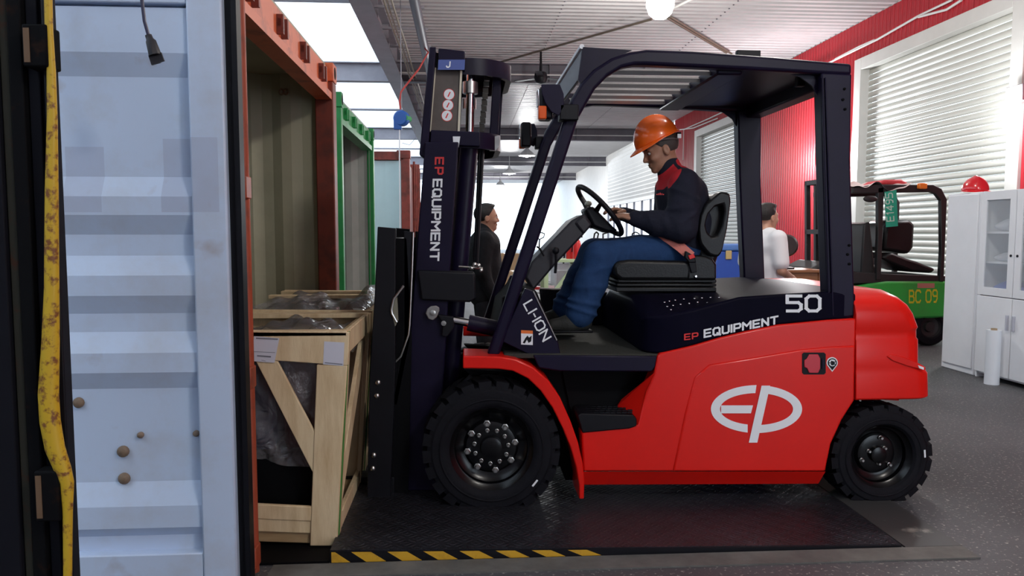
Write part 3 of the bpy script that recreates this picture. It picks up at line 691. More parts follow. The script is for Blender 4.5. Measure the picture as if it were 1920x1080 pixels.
# --- front fenders
fo = [(868, 667), (940, 669), (968, 674), (1000, 689), (1028, 713), (1050, 745), (1070, 790), (1084, 830), (1093, 870), (1096, 905), (1095, 936)]
fi = [(868, 691), (935, 692), (962, 696), (990, 710), (1014, 733), (1036, 765), (1056, 805), (1070, 840), (1080, 875), (1086, 910), (1086, 936)]
pair('fender', red_paint, fo + fi[::-1], 3.565, 3.80, bevel=.006)
pair('wheel_house', black_deep, [(870, 692), (1000, 700), (1050, 760), (1080, 900), (1060, 900), (1000, 740), (900, 720)], 3.80, 3.86)
# --- wheels
def wheel(name, px, py, rad, width, yout, lugs, bolts, s=1):
    c = A(px, py, y=3.58); c = Vector((c.x, yout, c.z)); ax = (0, 1, 0) if s > 0 else (0, -1, 0)
    wl = bpy.data.objects.new(name, None); link(wl, FL); wl.location = c - base_of(FL); wl.empty_display_size = .1; W[wl.name] = c
    r = rad
    prof = [(r * .60, .02), (r * .64, .006), (r * .70, .0), (r * .84, .006), (r * .86, .012), (r * .91, .02), (r * .93, .05), (r * .94, width / 2), (r * .93, width - .05), (r * .91, width - .02), (r * .86, width - .012), (r * .70, width), (r * .60, width - .02)]
    mb = MB(); mb.lathe(prof, c, ax, 64, cap=False)
    mb.lathe([(r * .715, -.001), (r * .73, -.004), (r * .745, -.001)], c, ax, 64, cap=False)
    cx = Vector(ax)
    for i in range(lugs):
        for sd in (0, 1):
            a0 = 2 * math.pi * (i + .5 * sd) / lugs; a1 = a0 + 2 * math.pi / lugs * .72
            vs = []
            y0, y1 = (.012, width * .53) if sd == 0 else (width - .012, width * .47)
            for (yy, rr, tw) in ((y0, r * .87, 0), (y0 + (.006 if sd == 0 else -.006), r * .985, 0), (y1, r, .12), (y1, r * .9, .12)):
                for aa in (a0 + tw, a1 + tw): vs.append(c + cx * yy + Vector((math.cos(aa) * rr, 0, math.sin(aa) * rr)))
            mb.add(vs, [(0, 1, 3, 2), (2, 3, 5, 4), (4, 5, 7, 6), (0, 2, 4, 6), (1, 7, 5, 3), (6, 7, 1, 0)])
    mb.build('tyre', rubber, wl, smooth=True, ang=30)
    rp = [(r * .645, .012), (r * .63, .02), (r * .60, .03), (r * .56, .045), (r * .53, .05), (r * .52, .075), (r * .47, .09), (r * .40, .095), (r * .36, .075), (r * .30, .07), (r * .16, .07), (r * .15, .045), (r * .10, .04), (0, .04)]
    MB().lathe(rp, c, ax, 48, cap=False).build('rim', rim_black, wl, smooth=True, ang=35)
    for nn, rr, br, ph in bolts:
        bm = MB(); bm.lathe([(br * 1.25, 0), (br * 1.25, -.004), (br, -.005), (br, -.016), (br * .7, -.02), (0, -.02)], (0, 0, 0), ax, 6 if br > .012 else 10)
        me = bm.mesh('wheel_bolt', (0, 0, 0), True, 40); me.materials.append(steel)
        for k in range(nn):
            an = 2 * math.pi * k / nn + ph
            piece('wheel_bolt', me, wl, c + Vector((math.cos(an) * rr, .068 * s, math.sin(an) * rr)))
    an = R(-38) if px < 1200 else R(5)
    mb = MB(); q = c + Vector((math.cos(an) * r * .78, -.0045 * s, math.sin(an) * r * .78))
    mb.bar(q - Vector((math.sin(an) * .02, 0, -math.cos(an) * .02)), q + Vector((math.sin(an) * .02, 0, -math.cos(an) * .02)), .002, .009, up=(math.cos(an), 0, math.sin(an))); mb.build('chalk_mark', white_print, wl)
    return wl
fb = [(8, .120, .014, R(10)), (11, .085, .0085, R(5))]
wheel('front_wheel', 922, 845, .345, .30, 3.58, 24, fb, 1)
wheel('front_wheel', 922, 845, .345, .30, mir(3.58), 24, fb, -1)
rb = [(3, .088, .009, R(80)), (3, .05, .008, R(40))]
wheel('rear_wheel', 1668, 864, .275, .22, 3.63, 20, rb, 1)
wheel('rear_wheel', 1668, 864, .275, .22, mir(3.63), 20, rb, -1)
# --- overhead guard
go = [(913, 668), (994, 420), (1055, 232), (1072, 184), (1090, 155), (1113, 130), (1147, 108), (1180, 97), (1213, 92), (1300, 95), (1450, 106), (1598, 119)]
gi = [(1598, 141), (1537, 138), (1400, 130), (1213, 121), (1190, 121), (1167, 126), (1140, 142), (1116, 167), (1100, 195), (1085, 222), (1020, 420), (936, 668)]
g1, g2 = pair('guard_rail', black_paint, go + gi, 3.64, 3.715, bevel=.016, seg=3)
rp1, rp2 = pair('rear_pillar', black_paint, [(1540, 136), (1598, 138), (1595, 300), (1604, 594), (1554, 598), (1547, 420), (1543, 300)], 3.642, 3.73, bevel=.010)
for x0, x1 in ((1549, 1560), (1555, 1567)):
    MB().pp([(x0 - 8, 145), (x0 - 5.5, 145), (x1 - 3, 592), (x1 - 6, 592)], 3.632, 3.645).build('pillar_rib', black_paint, rp1, bevel=.003)
sc_ = MB().lathe([(.007, 0), (.007, -.005), (.004, -.007), (0, -.007)], (0, 0, 0), n=8).mesh('pillar_screw', (0, 0, 0), True, 40); sc_.materials.append(black_deep)
for px, py in ((1583, 167), (1580, 187), (1584, 205), (1592, 460), (1589, 477), (1592, 495)): piece('pillar_screw', sc_, rp1, A(px, py, y=3.642))
pair('gusset', black_paint, [(1093, 88), (1185, 94), (1150, 110), (1113, 133), (1090, 158), (1084, 150)], 3.655, 3.67)
pair('corner_gusset', black_paint, [(1541, 136), (1470, 136), (1500, 144), (1522, 160), (1534, 182), (1537, 205), (1543, 205)], 3.69, 3.70)
a, b = A(1093, 89, y=3.66), A(1085, 150, y=3.66)
MB().prism([(a.x - .004, 3.66, a.z), (a.x + .01, 3.66, a.z), (b.x + .01, 3.66, b.z), (b.x - .004, 3.66, b.z)], (0, mir(3.66) - 3.66, 0)).build('visor', black_paint, FL, bevel=.003)
MB().tube([(a.x - .006, 3.655, a.z + .004), (a.x - .006, mir(3.655), a.z + .004)], .012, 8).build('visor_glint', white_print, FL, smooth=True)  # white tube stands for sky reflection along the black visor edge
zr = A(1300, 118, y=3.70).z; xs0 = A(1120, 150, y=3.7).x; xc = A(1342, 130, y=3.75).x; xr = A(1545, 135, y=3.7).x
slat_sheen = mat('roof_slat', (.30, .29, .29), .25, metal=.5)  # same dark paint as the guard, lightened to carry the glancing reflection
sm = MB().box(0, xc - xs0 + .02, -.026, .026, -.010, .010).mesh('roof_slat'); sm.materials.append(slat_sheen)
for i in range(6): piece('roof_slat', sm, FL, (xs0, 3.82 + i * .172, zr - .02), rot=(R(24), 0, 0))
MB().box(xc - .01, xc + .12, 3.70, mir(3.70), zr - .055, zr + .0).build('roof_crossbar', black_paint, FL, bevel=.01)
MB().box(xc + .1, xr + .1, 3.70, mir(3.70), zr - .03, zr + .005).build('roof_plate', black_paint, FL, bevel=.01)
MB().box(xr + .02, xr + .12, 3.70, mir(3.70), zr - .10, zr + .0).build('rear_crossbar', black_paint, FL, bevel=.01)
mb = MB(); q = A(1500, 148, y=3.85); mb.box(q.x - .02, q.x + .02, 3.83, 3.87, q.z - .04, zr - .028); mb.build('roof_clip', black_satin, FL, bevel=.004)
q = A(1403, 103, y=3.69); MB().box(q.x - .06, q.x + .06, 3.68, 3.71, q.z - .01, q.z + .022).build('roof_bracket', black_satin, FL, bevel=.004)
# --- head lamps on the front pillars
for yn, s in ((3.60, 1), (mir(3.60), -1)):
    def Q(px, py): q = A(px, py, y=3.60); return q
    k = .0
    ypl = yn
    mb = MB(); mb.prism([(A(px, py, y=3.60).x, ypl, A(px, py, y=3.60).z) for px, py in ((1015, 158), (1050, 158), (1057, 176), (1058, 200), (1048, 217), (1034, 210), (1022, 192), (1016, 175))], (0, .012 * s, 0))
    lb = mb.build('lamp_bracket', black_paint, FL, bevel=.003)
    p0, p1 = Q(1013, 160), Q(1038, 222)
    MB().box(p0.x, p1.x, min(ypl + .02 * s, ypl + .12 * s), max(ypl + .02 * s, ypl + .12 * s), p1.z, p0.z).build('lamp_housing', black_satin, lb, bevel=.012)
    MB().box(p0.x - .008, p0.x + .002, min(ypl + .03 * s, ypl + .11 * s), max(ypl + .03 * s, ypl + .11 * s), p1.z + .06, p0.z - .01).build('lamp_lens', chrome, lb, bevel=.004)
    p0, p1 = Q(1014, 198), Q(1025, 223)
    MB().box(p0.x - .01, p1.x, min(ypl + .0 * s, ypl + .05 * s), max(ypl, ypl + .05 * s), p1.z, p0.z).build('indicator', mat('amber', (.75, .10, .01), .3), lb, bevel=.006)
    p0, p1 = Q(1050, 195), Q(1085, 225)
    MB().box(p0.x, p1.x, min(ypl, ypl + .08 * s), max(ypl, ypl + .08 * s), p1.z, p0.z).build('lamp_clamp', black_satin, lb, bevel=.005)
# --- steering column and wheel
MB().pp([(985, 520), (997, 491), (1072, 413), (1096, 401), (1111, 420), (1092, 443), (1041, 497), (1017, 525), (1000, 545)], 4.13, 4.37).build('steering_column', plastic_dark, FL, bevel=.012)
MB().pp([(1077, 418), (1093, 404), (1110, 421), (1094, 440)], 4.115, 4.385, ref=4.13).build('column_cover', plastic_dark, FL, bevel=.012)
mb = MB(); mb.tube([A(1041, 512, y=4.09), A(1043, 490, y=4.08), A(1042, 474, y=4.08)], .008, 8); mb.ell(A(1042, 470, y=4.08), .02, .02, .02); mb.tube([A(1020, 480, y=4.1), A(1012, 466, y=4.1), A(1006, 462, y=4.1)], .006, 6)
mb.build('lever', black_satin, FL, smooth=True)
swc = A(1124, 395, y=4.25); dl = Vector((.655, 0.06, -.75)).normalized(); dy = Vector((-.12, 1, 0.03)).normalized(); dn = dl.cross(dy).normalized() * -1
if dn.z < 0: dn = -dn
sw = MB().tube([swc + (dl * math.cos(t) + dy * math.sin(t)) * .178 for t in np.linspace(0, 2 * math.pi, 40, endpoint=False)], .0155, 10, closed=True).build('steering_wheel', black_satin, FL, smooth=True)
mb = MB()
for t in (R(10), R(130), R(250)):
    mb.tube([swc - dn * .045 + (dl * math.cos(t) + dy * math.sin(t)) * .04, swc + (dl * math.cos(t) + dy * math.sin(t)) * .175], [.022, .012], 8, flat=.5)
mb.build('spoke', black_satin, sw, smooth=True)
MB().lathe([(.0, .02), (.035, .018), (.055, .0), (.06, -.03), (.045, -.07)], swc - dn * .035, dn, 20).build('hub', black_satin, sw, smooth=True)
mb = MB(); mb.ell(A(1103, 382, y=4.2), .02, .035, .016); mb.build('display', mat('display_cream', (.45, .45, .36), .4), sw, smooth=True)
mb = MB().pp([(1096, 392), (1112, 386), (1150, 425), (1160, 432), (1140, 436), (1112, 425)], 4.16, 4.34); mb.build('switch_panel', black_satin, FL, bevel=.015)
# --- seat
st_ = bpy.data.objects.new('seat', None); link(st_, FL); st_.location = A(1250, 545, y=YC) - base_of(FL); st_.empty_display_size = .1; W[st_.name] = A(1250, 545, y=YC)
MB().pp([(1150, 500), (1158, 490), (1180, 487), (1300, 490), (1344, 500), (1344, 526), (1165, 526), (1152, 516)], 3.99, 4.51, ref=3.99).build('cushion', vinyl, st_, bevel=.025, seg=3)
for i, (a, b) in enumerate(((524, 531), (532, 538), (539, 548))):
    MB().pp([(1160 - 2 * i, a), (1346, a), (1346, b), (1160 - 2 * i, b)], 4.01, 4.49, ref=3.99).build('bellows', vinyl, st_, bevel=.006)
MB().pp([(1312, 480), (1306, 452), (1310, 420), (1318, 392), (1335, 372), (1352, 360), (1370, 362), (1371, 376), (1362, 440), (1352, 484), (1345, 505), (1318, 505)], 4.06, 4.44, ref=4.02).build('backrest', vinyl, st_, bevel=.03, seg=3)
bo = [(1352, 359), (1369, 362), (1371, 378), (1364, 430), (1354, 474), (1345, 484), (1330, 478), (1314, 458), (1310, 432), (1314, 404), (1326, 381)]
bi = [(1340, 388), (1357, 383), (1359, 398), (1354, 425), (1346, 441), (1335, 444), (1326, 434), (1323, 420), (1328, 402)]
for y0, y1 in ((4.0, 4.09), (4.41, 4.50)):
    mb = MB(); n = 36
    def ringpts(pl):
        P = [A(px, py, y=4.0) for px, py in pl]; out = []
        per = [0]
        for i in range(len(P)): per.append(per[-1] + (P[(i + 1) % len(P)] - P[i]).length)
        for k in range(n):
            d = per[-1] * k / n
            i = max(j for j in range(len(P)) if per[j] <= d + 1e-9); f = (d - per[i]) / (per[i + 1] - per[i]); out.append(P[i].lerp(P[(i + 1) % len(P)], f))
        return out
    O = ringpts(bo); I = ringpts(bi); cI = sum(I, Vector()) / n
    O.sort(key=lambda p: math.atan2(p.z - cI.z, p.x - cI.x)); I.sort(key=lambda p: math.atan2(p.z - cI.z, p.x - cI.x))
    for k in range(n):
        j = (k + 1) % n
        f = [Vector((q.x, y0, q.z)) for q in (O[k], O[j], I[j], I[k])]; b2 = [Vector((q.x, y1, q.z)) for q in (O[k], O[j], I[j], I[k])]
        mb.add(f + b2, [(0, 1, 2, 3), (7, 6, 5, 4), (0, 4, 5, 1), (3, 2, 6, 7)])
    mb.build('side_wing', vinyl, st_, bevel=.01)
for y0, y1 in ((3.985, 4.03), (4.47, 4.515)):
    MB().pp([(1288, 525), (1292, 490), (1304, 478), (1322, 480), (1336, 484), (1344, 496), (1344, 525)], y0, y1, ref=3.985).build('hip_restraint', vinyl, st_, bevel=.012)
q = A(1304, 518, y=3.985); MB().lathe([(.009, 0), (.009, -.008), (.005, -.012), (0, -.012)], (q.x, 3.985, q.z), n=12).build('seat_bolt', chrome, st_, smooth=True)
# --- mast: outer channels, inner channels, crossheads, cylinders, chain
mast = bpy.data.objects.new('mast', None); link(mast, FL); mast.location = A(800, 900, y=YC) - base_of(FL); mast.empty_display_size = .1; W[mast.name] = A(800, 900, y=YC)
orr = pair('outer_channel', black_paint, [(797, 266), (860, 266), (844, 500), (836, 640), (818, 920), (745, 920), (768, 640), (779, 500)], 3.83, 3.93, mast, bevel=.006)
pair('inner_channel', black_satin, [(815, 98), (868, 104), (858, 268), (850, 400), (800, 400), (805, 268)], 3.90, 3.94, mast, bevel=.003)
pair('front_flange', black_paint, [(805, 88), (818, 88), (803, 280), (795, 296), (786, 290), (790, 250)], 3.86, 3.95, mast, bevel=.005)
MB().pp([(812, 128), (862, 130), (858, 248), (806, 244)], 3.896, 3.90, ref=3.90).build('web_plate', mat('web_brown', (.10, .08, .07), .4, var=.2, vscale=12), mast)
for x0, x1, x2, x3 in ((815, 818, 808, 804), (863, 867, 862, 858)):
    MB().pp([(x0, 128), (x1, 128), (x2, 248), (x3, 248)], 3.885, 3.90, ref=3.90).build('lit_edge_strip', mat('lit_edge_cream', (.72, .66, .52), .35, metal=.3), mast)  # bare metal rail edges; the light on them is put into the cream
for i, (px, py) in enumerate(((842, 177), (840, 197), (838, 217))):
    q = A(px, py, y=3.894); s0 = MB().lathe([(.029, 0), (.029, -.001), (0, -.001)], (q.x, 3.8955, q.z), n=24).build('round_sticker', red_print, mast)
    MB().lathe([(.026, 0), (.026, -.0008), (0, -.0008)], (q.x, 3.8942, q.z), n=24).build('sticker_face', white_print, s0)
    mb = MB(); mb.bar((q.x - .006, 3.893, q.z - .012), (q.x + .006, 3.893, q.z + .012), .001, .006, up=(1, 0, 0)); mb.build('sticker_mark', red_print, s0)
MB().pp([(822, 92), (872, 97), (872, 132), (822, 130)], 3.86, 3.93, ref=3.88).build('head_block', black_paint, mast, bevel=.006)
lb = MB().pp([(822, 112), (872, 112), (871, 131), (821, 131)], 3.855, 3.859, ref=3.857).build('blue_label', mat('label_blue', (.08, .12, .36), .5), mast)
text_px('J', 3.852, (837, 126), (843, 126), (1, -10), t=.25).build('lettering', white_print, lb)
def crosshead(pl, ph, pxa, h, name):
    a = A(pl, ph, y=3.92); xa = A(pxa, ph, y=YC).x; mb = MB(); n = 28; prev = None; ring = []
    for k in range(n + 1):
        t = math.pi * k / n; yy = YC - .33 * math.cos(t); x = a.x + (xa - a.x) * min(1, 1.15 * math.sin(t)) ** .8
        ring.append((x, yy))
    for (x0, y0), (x1, y1) in zip(ring[:-1], ring[1:]):
        mb.add([(x0, y0, a.z), (x1, y1, a.z), (x1, y1, a.z - h), (x0, y0, a.z - h), (x0 - .03, y0, a.z), (x1 - .03, y1, a.z), (x1 - .03, y1, a.z - h), (x0 - .03, y0, a.z - h)], [(0, 1, 2, 3), (4, 7, 6, 5), (0, 4, 5, 1), (3, 2, 6, 7)])
    mb.add([(a.x - .02, 3.92, a.z - .004), (a.x - .02, mir(3.92), a.z - .004)] + [(x, y, a.z - .004) for x, y in ring[::-1]], [tuple(range(len(ring) + 2))])
    return mb.build(name, black_paint, mast, smooth=True, ang=30)
crosshead(868, 108, 955, .085, 'top_crosshead'); crosshead(855, 246, 936, .085, 'lower_crosshead')
MB().pp([(808, 244), (900, 248), (900, 275), (806, 270)], 3.87, 3.93, ref=3.88).build('tie_plate', black_paint, mast, bevel=.005)
for px, yy in ((934, 4.10), (938, 4.40)): MB().pp([(px - 9, 130), (px + 7, 130), (px - 1, 262), (px - 17, 262)], yy - .03, yy + .03, ref=yy).build('cage_bar', black_paint, mast, bevel=.006)
MB().pp([(926, 256), (937, 254), (936, 272), (930, 282), (918, 282)], 4.02, 4.05, ref=4.02).build('cut_end', steel, mast)
MB().pp([(849, 256), (863, 256), (860, 276), (850, 272)], 3.862, 3.868, ref=3.865).build('tape', white_print, mast)
for yy in (4.0, 4.5):
    b_, t_ = A(862, 900, y=4.0), A(880, 272, y=4.0); MB().tube([(b_.x - .1, yy, b_.z), (t_.x, yy, t_.z)], .048, 16).build('lift_cylinder', black_paint, mast, smooth=True)
    c_ = A(883, 130, y=4.0); MB().tube([(t_.x, yy, t_.z - .02), (c_.x, yy, c_.z)], .022, 12).build('cylinder_rod', chrome, mast, smooth=True)
    d_ = A(882, 165, y=4.0); MB().tube([(d_.x - .001, yy, d_.z - .03), (d_.x, yy, d_.z + .03)], .04, 12).build('rod_collar', steel, mast, smooth=True)
lk = MB().box(-.014, .014, -.012, .012, -.013, .013).mesh('chain_link'); lk.materials.append(mat('chain_dark', (.06, .055, .05), .35, metal=.8))
for yy in (4.08, 4.42):
    p, q = A(914, 135, y=4.08), A(902, 262, y=4.08)
    for i in range(12): piece('chain_link', lk, mast, (p.x + (q.x - p.x) * i / 11, yy + (.006 if i % 2 else -.006), p.z + (q.z - p.z) * i / 11))
for px0, px1, w_ in ((905, 893, .012), (900, 889, .008)): MB().tube([A(px0, 268, y=4.06), A(px1, 500, y=4.06)], w_, 8).build('hose', black_satin, mast, smooth=True)
text_px('EP', 3.8285, (817, 296), (816, 326), (14, 0), gap=.5, t=.24).build('lettering', mat('mast_red', (.6, .03, .03), .5), orr[0])
text_px('EQUIPMENT', 3.8285, (813, 337), (807, 488), (15, 0), gap=.34, t=.24).build('lettering', white_print, orr[0])
MB().pp([(783, 506), (890, 510), (893, 560), (880, 566), (790, 562)], 3.80, 3.90, ref=3.83).build('mast_bracket', black_satin, mast, bevel=.01)
MB().tube([A(860, 500, y=3.85), A(905, 503, y=3.85)], .006, 6).build('pin_rod', steel, mast, smooth=True)
mb = MB(); 
for px, py in ((884, 503), (897, 498), (902, 507), (890, 496)): mb.ell(A(px, py, y=3.83), .012, .012, .012, 8, 6)
mb.build('hose_fitting', steel, mast, smooth=True)
# tilt cylinder
q = A(812, 586, y=3.80)
MB().pp([(798, 588), (801, 579), (808, 574), (818, 573), (824, 577), (824, 583), (819, 595), (812, 601), (803, 598)], 3.792, 3.80).build('tilt_pin', mat('pin_grey', (.32, .31, .30), .4, metal=.6), mast, bevel=.004)
MB().lathe([(.014, 0), (.014, -.01), (.008, -.012), (0, -.012)], (q.x, 3.792, q.z), n=12).build('pin_bolt', steel, mast, smooth=True)
MB().lathe([(.013, 0), (.013, -.01), (0, -.012)], tuple(A(832, 606, y=3.79)), n=12).build('nut', steel, mast, smooth=True)
MB().pp([(820, 590), (850, 594), (852, 614), (838, 632), (828, 630), (830, 606)], 3.80, 3.84).build('tilt_clevis', black_satin, mast, bevel=.004)
MB().tube([A(850, 600, y=3.83), A(882, 606, y=3.83)], .021, 14).build('tilt_rod', chrome, mast, smooth=True)
MB().tube([A(878, 605, y=3.83), A(950, 620, y=3.83)], .042, 16).build('tilt_cylinder', black_paint, mast, smooth=True)
# --- carriage, load backrest and forks
car = bpy.data.objects.new('carriage', None); link(car, FL); car.location = A(740, 930, y=YC) - base_of(FL); car.empty_display_size = .1; W[car.name] = A(740, 930, y=YC)
pair('backrest_post', black_satin, [(708, 425), (742, 428), (741, 700), (732, 935), (688, 935), (693, 700), (702, 560)], 3.74, 3.78, car, bevel=.004)
pair('backrest_rear_post', black_satin, [(757, 433), (776, 435), (772, 560), (769, 640), (745, 760), (735, 760), (757, 640)], 3.79, 3.83, car, bevel=.004)
pair('backrest_web', black_deep, [(738, 447), (762, 447), (772, 640), (765, 935), (735, 935)], 3.79, 3.80, car)
for z0, z1 in ((447, 470), (600, 625), (760, 790), (900, 935)):
    MB().pp([(712, z0), (738, z0), (738, z1), (712, z1)], 3.78, mir(3.78), ref=3.74).build('backrest_bar', black_satin, car, bevel=.004)
bar_x = A(725, 500, y=3.74).x
for i in range(5): MB().box(bar_x - .015, bar_x + .02, 3.92 + i * .165 - .015, 3.92 + i * .165 + .015, A(0, 930, y=3.74).z, A(0, 450, y=3.74).z).build('backrest_upright', black_paint, car)
for px, py in ((709, 717), (707, 742), (701, 853), (699, 878)):
    q = A(px, py, y=3.74); MB().lathe([(.013, 0), (.013, -.008), (.008, -.013), (0, -.014)], (q.x, 3.74, q.z), n=12).build('carriage_bolt', steel, car, smooth=True)
MB().tube([A(757, 536, y=3.73), A(738, 561, y=3.73), A(734, 580, y=3.73), A(735, 588, y=3.73), A(744, 604, y=3.73)], .0065, 8).build('hose_bracket', steel, car, smooth=True)
MB().tube([A(775, 436, y=3.78), A(773, 500, y=3.78), A(768, 610, y=3.78), A(766, 628, y=3.78), A(752, 668, y=3.78), A(736, 684, y=3.78)], .005, 8).build('hose_guide', steel, car, smooth=True)
MB().pp([(736, 560), (745, 557), (747, 600), (741, 612), (735, 590)], 3.735, 3.745, ref=3.74).build('bracket_plate', mat('bracket_tan', (.25, .24, .18), .45, metal=.4), car)
xf = A(735, 930, y=3.74).x
for yy in (4.02, 4.48):
    mb = MB(); mb.prism([(xf - 1.05, yy - .065, .035), (xf, yy - .065, .025), (xf, yy - .065, .62), (xf - .045, yy - .065, .62), (xf - .045, yy - .065, .085), (xf - 1.05, yy - .065, .05)], (0, .13, 0)); mb.build('fork', black_satin, car, bevel=.006)
# ------------------------------------------------------------------ wooden crates with wrapped machines
pine_dark = mat('pine_dark', (.42, .29, .15), .75, col2=(.28, .17, .08), vscale=3, stretch=(1, 6, 6), thr=.6, soft=.2)
green_edge = mat('green_edge', (.06, .22, .04), .6)
def film_material():
    m = bpy.data.materials.new('plastic_film'); m.use_nodes = True; t = m.node_tree; n = t.nodes; L = t.links.new
    b = n['Principled BSDF']; b.inputs['Base Color'].default_value = (.20, .19, .20, 1); b.inputs['Roughness'].default_value = .14
    b.inputs['Alpha'].default_value = .62
    tc = n.new('ShaderNodeTexCoord'); nz = n.new('ShaderNodeTexNoise'); nz.inputs['Scale'].default_value = 9; nz.inputs['Detail'].default_value = 3; nz.inputs['Distortion'].default_value = 2.5
    L(tc.outputs['Object'], nz.inputs[0]); bp = n.new('ShaderNodeBump'); bp.inputs['Strength'].default_value = .8; bp.inputs['Distance'].default_value = .05
    L(nz.outputs[0], bp.inputs['Height']); L(bp.outputs[0], b.inputs['Normal']); return m
film = film_material()
def crate(label, y0, y1, zoff, right_at, nslat, stickers):
    """slatted crate, front face on y0"""
    zlow = A(632, 1030, y=3.235).z; zoff += max(0, .014 - zlow)
    c = thing('wooden_crate', label, 'crate', (A(560, 1025, y=3.235).x, (y0 + y1) / 2, 0), group='wooden crates in the orange container')
    D = Vector((0, y0 - 3.235, zoff)); sx = 0.0
    def bd(pix, ya, yb, name='board', mt=pine, bev=.004):
        mb = MB(); pts = [A(px, py, y=3.235) + D for px, py in pix]
        mb.prism([(p.x, ya, p.z) for p in pts], (0, yb - ya, 0)); return mb.build(name, mt, c, bevel=bev)
    for ya, s in ((y0, 1), (y1, -1)):
        d = .022 * s
        top = bd([(300, 627), (655, 629), (652, 692), (300, 668)], ya, ya + d)
        bd([(594, 690), (651, 692), (641, 840), (632, 1030), (581, 1030), (588, 840)], ya, ya + d)
        bd([(476, 678), (518, 680), (590, 818), (588, 897)], ya + d * .2, ya + d)
        bd([(300, 943), (584, 957), (583, 984), (300, 972)], ya + d * .1, ya + d); bd([(300, 972), (583, 984), (582, 1008), (300, 998)], ya + d * .4, ya + d)
        bd([(300, 998), (582, 1008), (582, 1029), (300, 1020)], ya + d, ya + 3.5 * d, 'skid', pine_dark)
        if s > 0 and stickers:
            def paper(pix, name):
                pts = [A(px, py, y=3.235) for px, py in pix]
                return MB().add([(p.x, y0 - .002, p.z) for p in pts], [tuple(range(len(pts)))]).build(name, mat('paper', (.62, .62, .70), .6), c)
            a = paper([(477, 630), (524, 634), (515, 680), (471, 677)], 'paper_label')
            for k, (x0, yy, x1) in enumerate(((480, 634, 521), (473, 659, 516), (482, 667, 508), (490, 675, 498))):
                MB().bar(A(x0, yy, y=3.232), A(x1, yy + 2, y=3.232), .001, .006 if k in (0, 2) else .0015, up=(0, 0, 1)).build('print_line', mat('print_grey', (.2, .2, .24), .6), a)
            a = paper([(608, 640), (646, 642), (644, 686), (606, 683)], 'paper_label')
            MB().bar(A(609, 680, y=3.232), A(642, 683, y=3.232), .001, .004).build('print_line', mat('print_grey', (.2, .2, .24), .6), a)
    p = A(652, 629, y=3.235) + D; q = A(632, 1030, y=3.235) + D; zt, zb = p.z, q.z; xr = p.x; xb = q.x; xl = A(300, 800, y=3.235).x
    # right side: boards running back, brace, green painted edge
    def sd(ya, za, yb, zb_, w, name='board', mt=pine, dx=0.0):
        fa = lambda z: xb + (xr - xb) * (z - q.z) / (p.z - q.z)
        mb = MB(); mb.bar((fa(za) - .012 + dx, ya, za), (fa(zb_) - .012 + dx, yb, zb_), .022, w, up=(0, 0, 1)); return mb.build(name, mt, c, bevel=.003)
    sd(y0 + .02, zt - .05, y1 - .02, zt - .05, .10); sd(y0 + .02, zb + .06, y1 - .02, zb + .06, .10)
    sd(y0 + .06, zb + .12, y1 - .1, zt - .12, .085, dx=-.01)
    for yy in (y0 + .045, y1 - .05):
        mb = MB(); mb.prism([(xr - .02, yy - .02, zt), (xr + .004, yy - .02, zt), (xb + .004, yy - .02, zb), (xb - .02, yy - .02, zb)], (0, .05, 0)); mb.build('corner_post', pine, c, bevel=.003)
    mb = MB(); mb.prism([(xr - .006, y0 + .022, zt), (xr + .006, y0 + .022, zt), (xb + .006, y0 + .022, zb + .02), (xb - .006, y0 + .022, zb + .02)], (0, .008, 0)); mb.build('painted_edge', green_edge, c)
    for yy in nslat:
        MB().box(xl, xr - .004, yy - .03, yy + .03, zt - .018, zt + .006).build('top_slat', pine, c, bevel=.003)
    MB().box(xr - .06, xr - .014, y0 + .04, y1 - .04, zt - .03, zt - .019).build('top_rail', pine_dark, c)
    MB().box(xl, xb - .03, y0 + .05, y1 - .05, zb + .03, zb + .06).build('base_board', pine_dark, c)
    return c, xl, xr, zt, zb
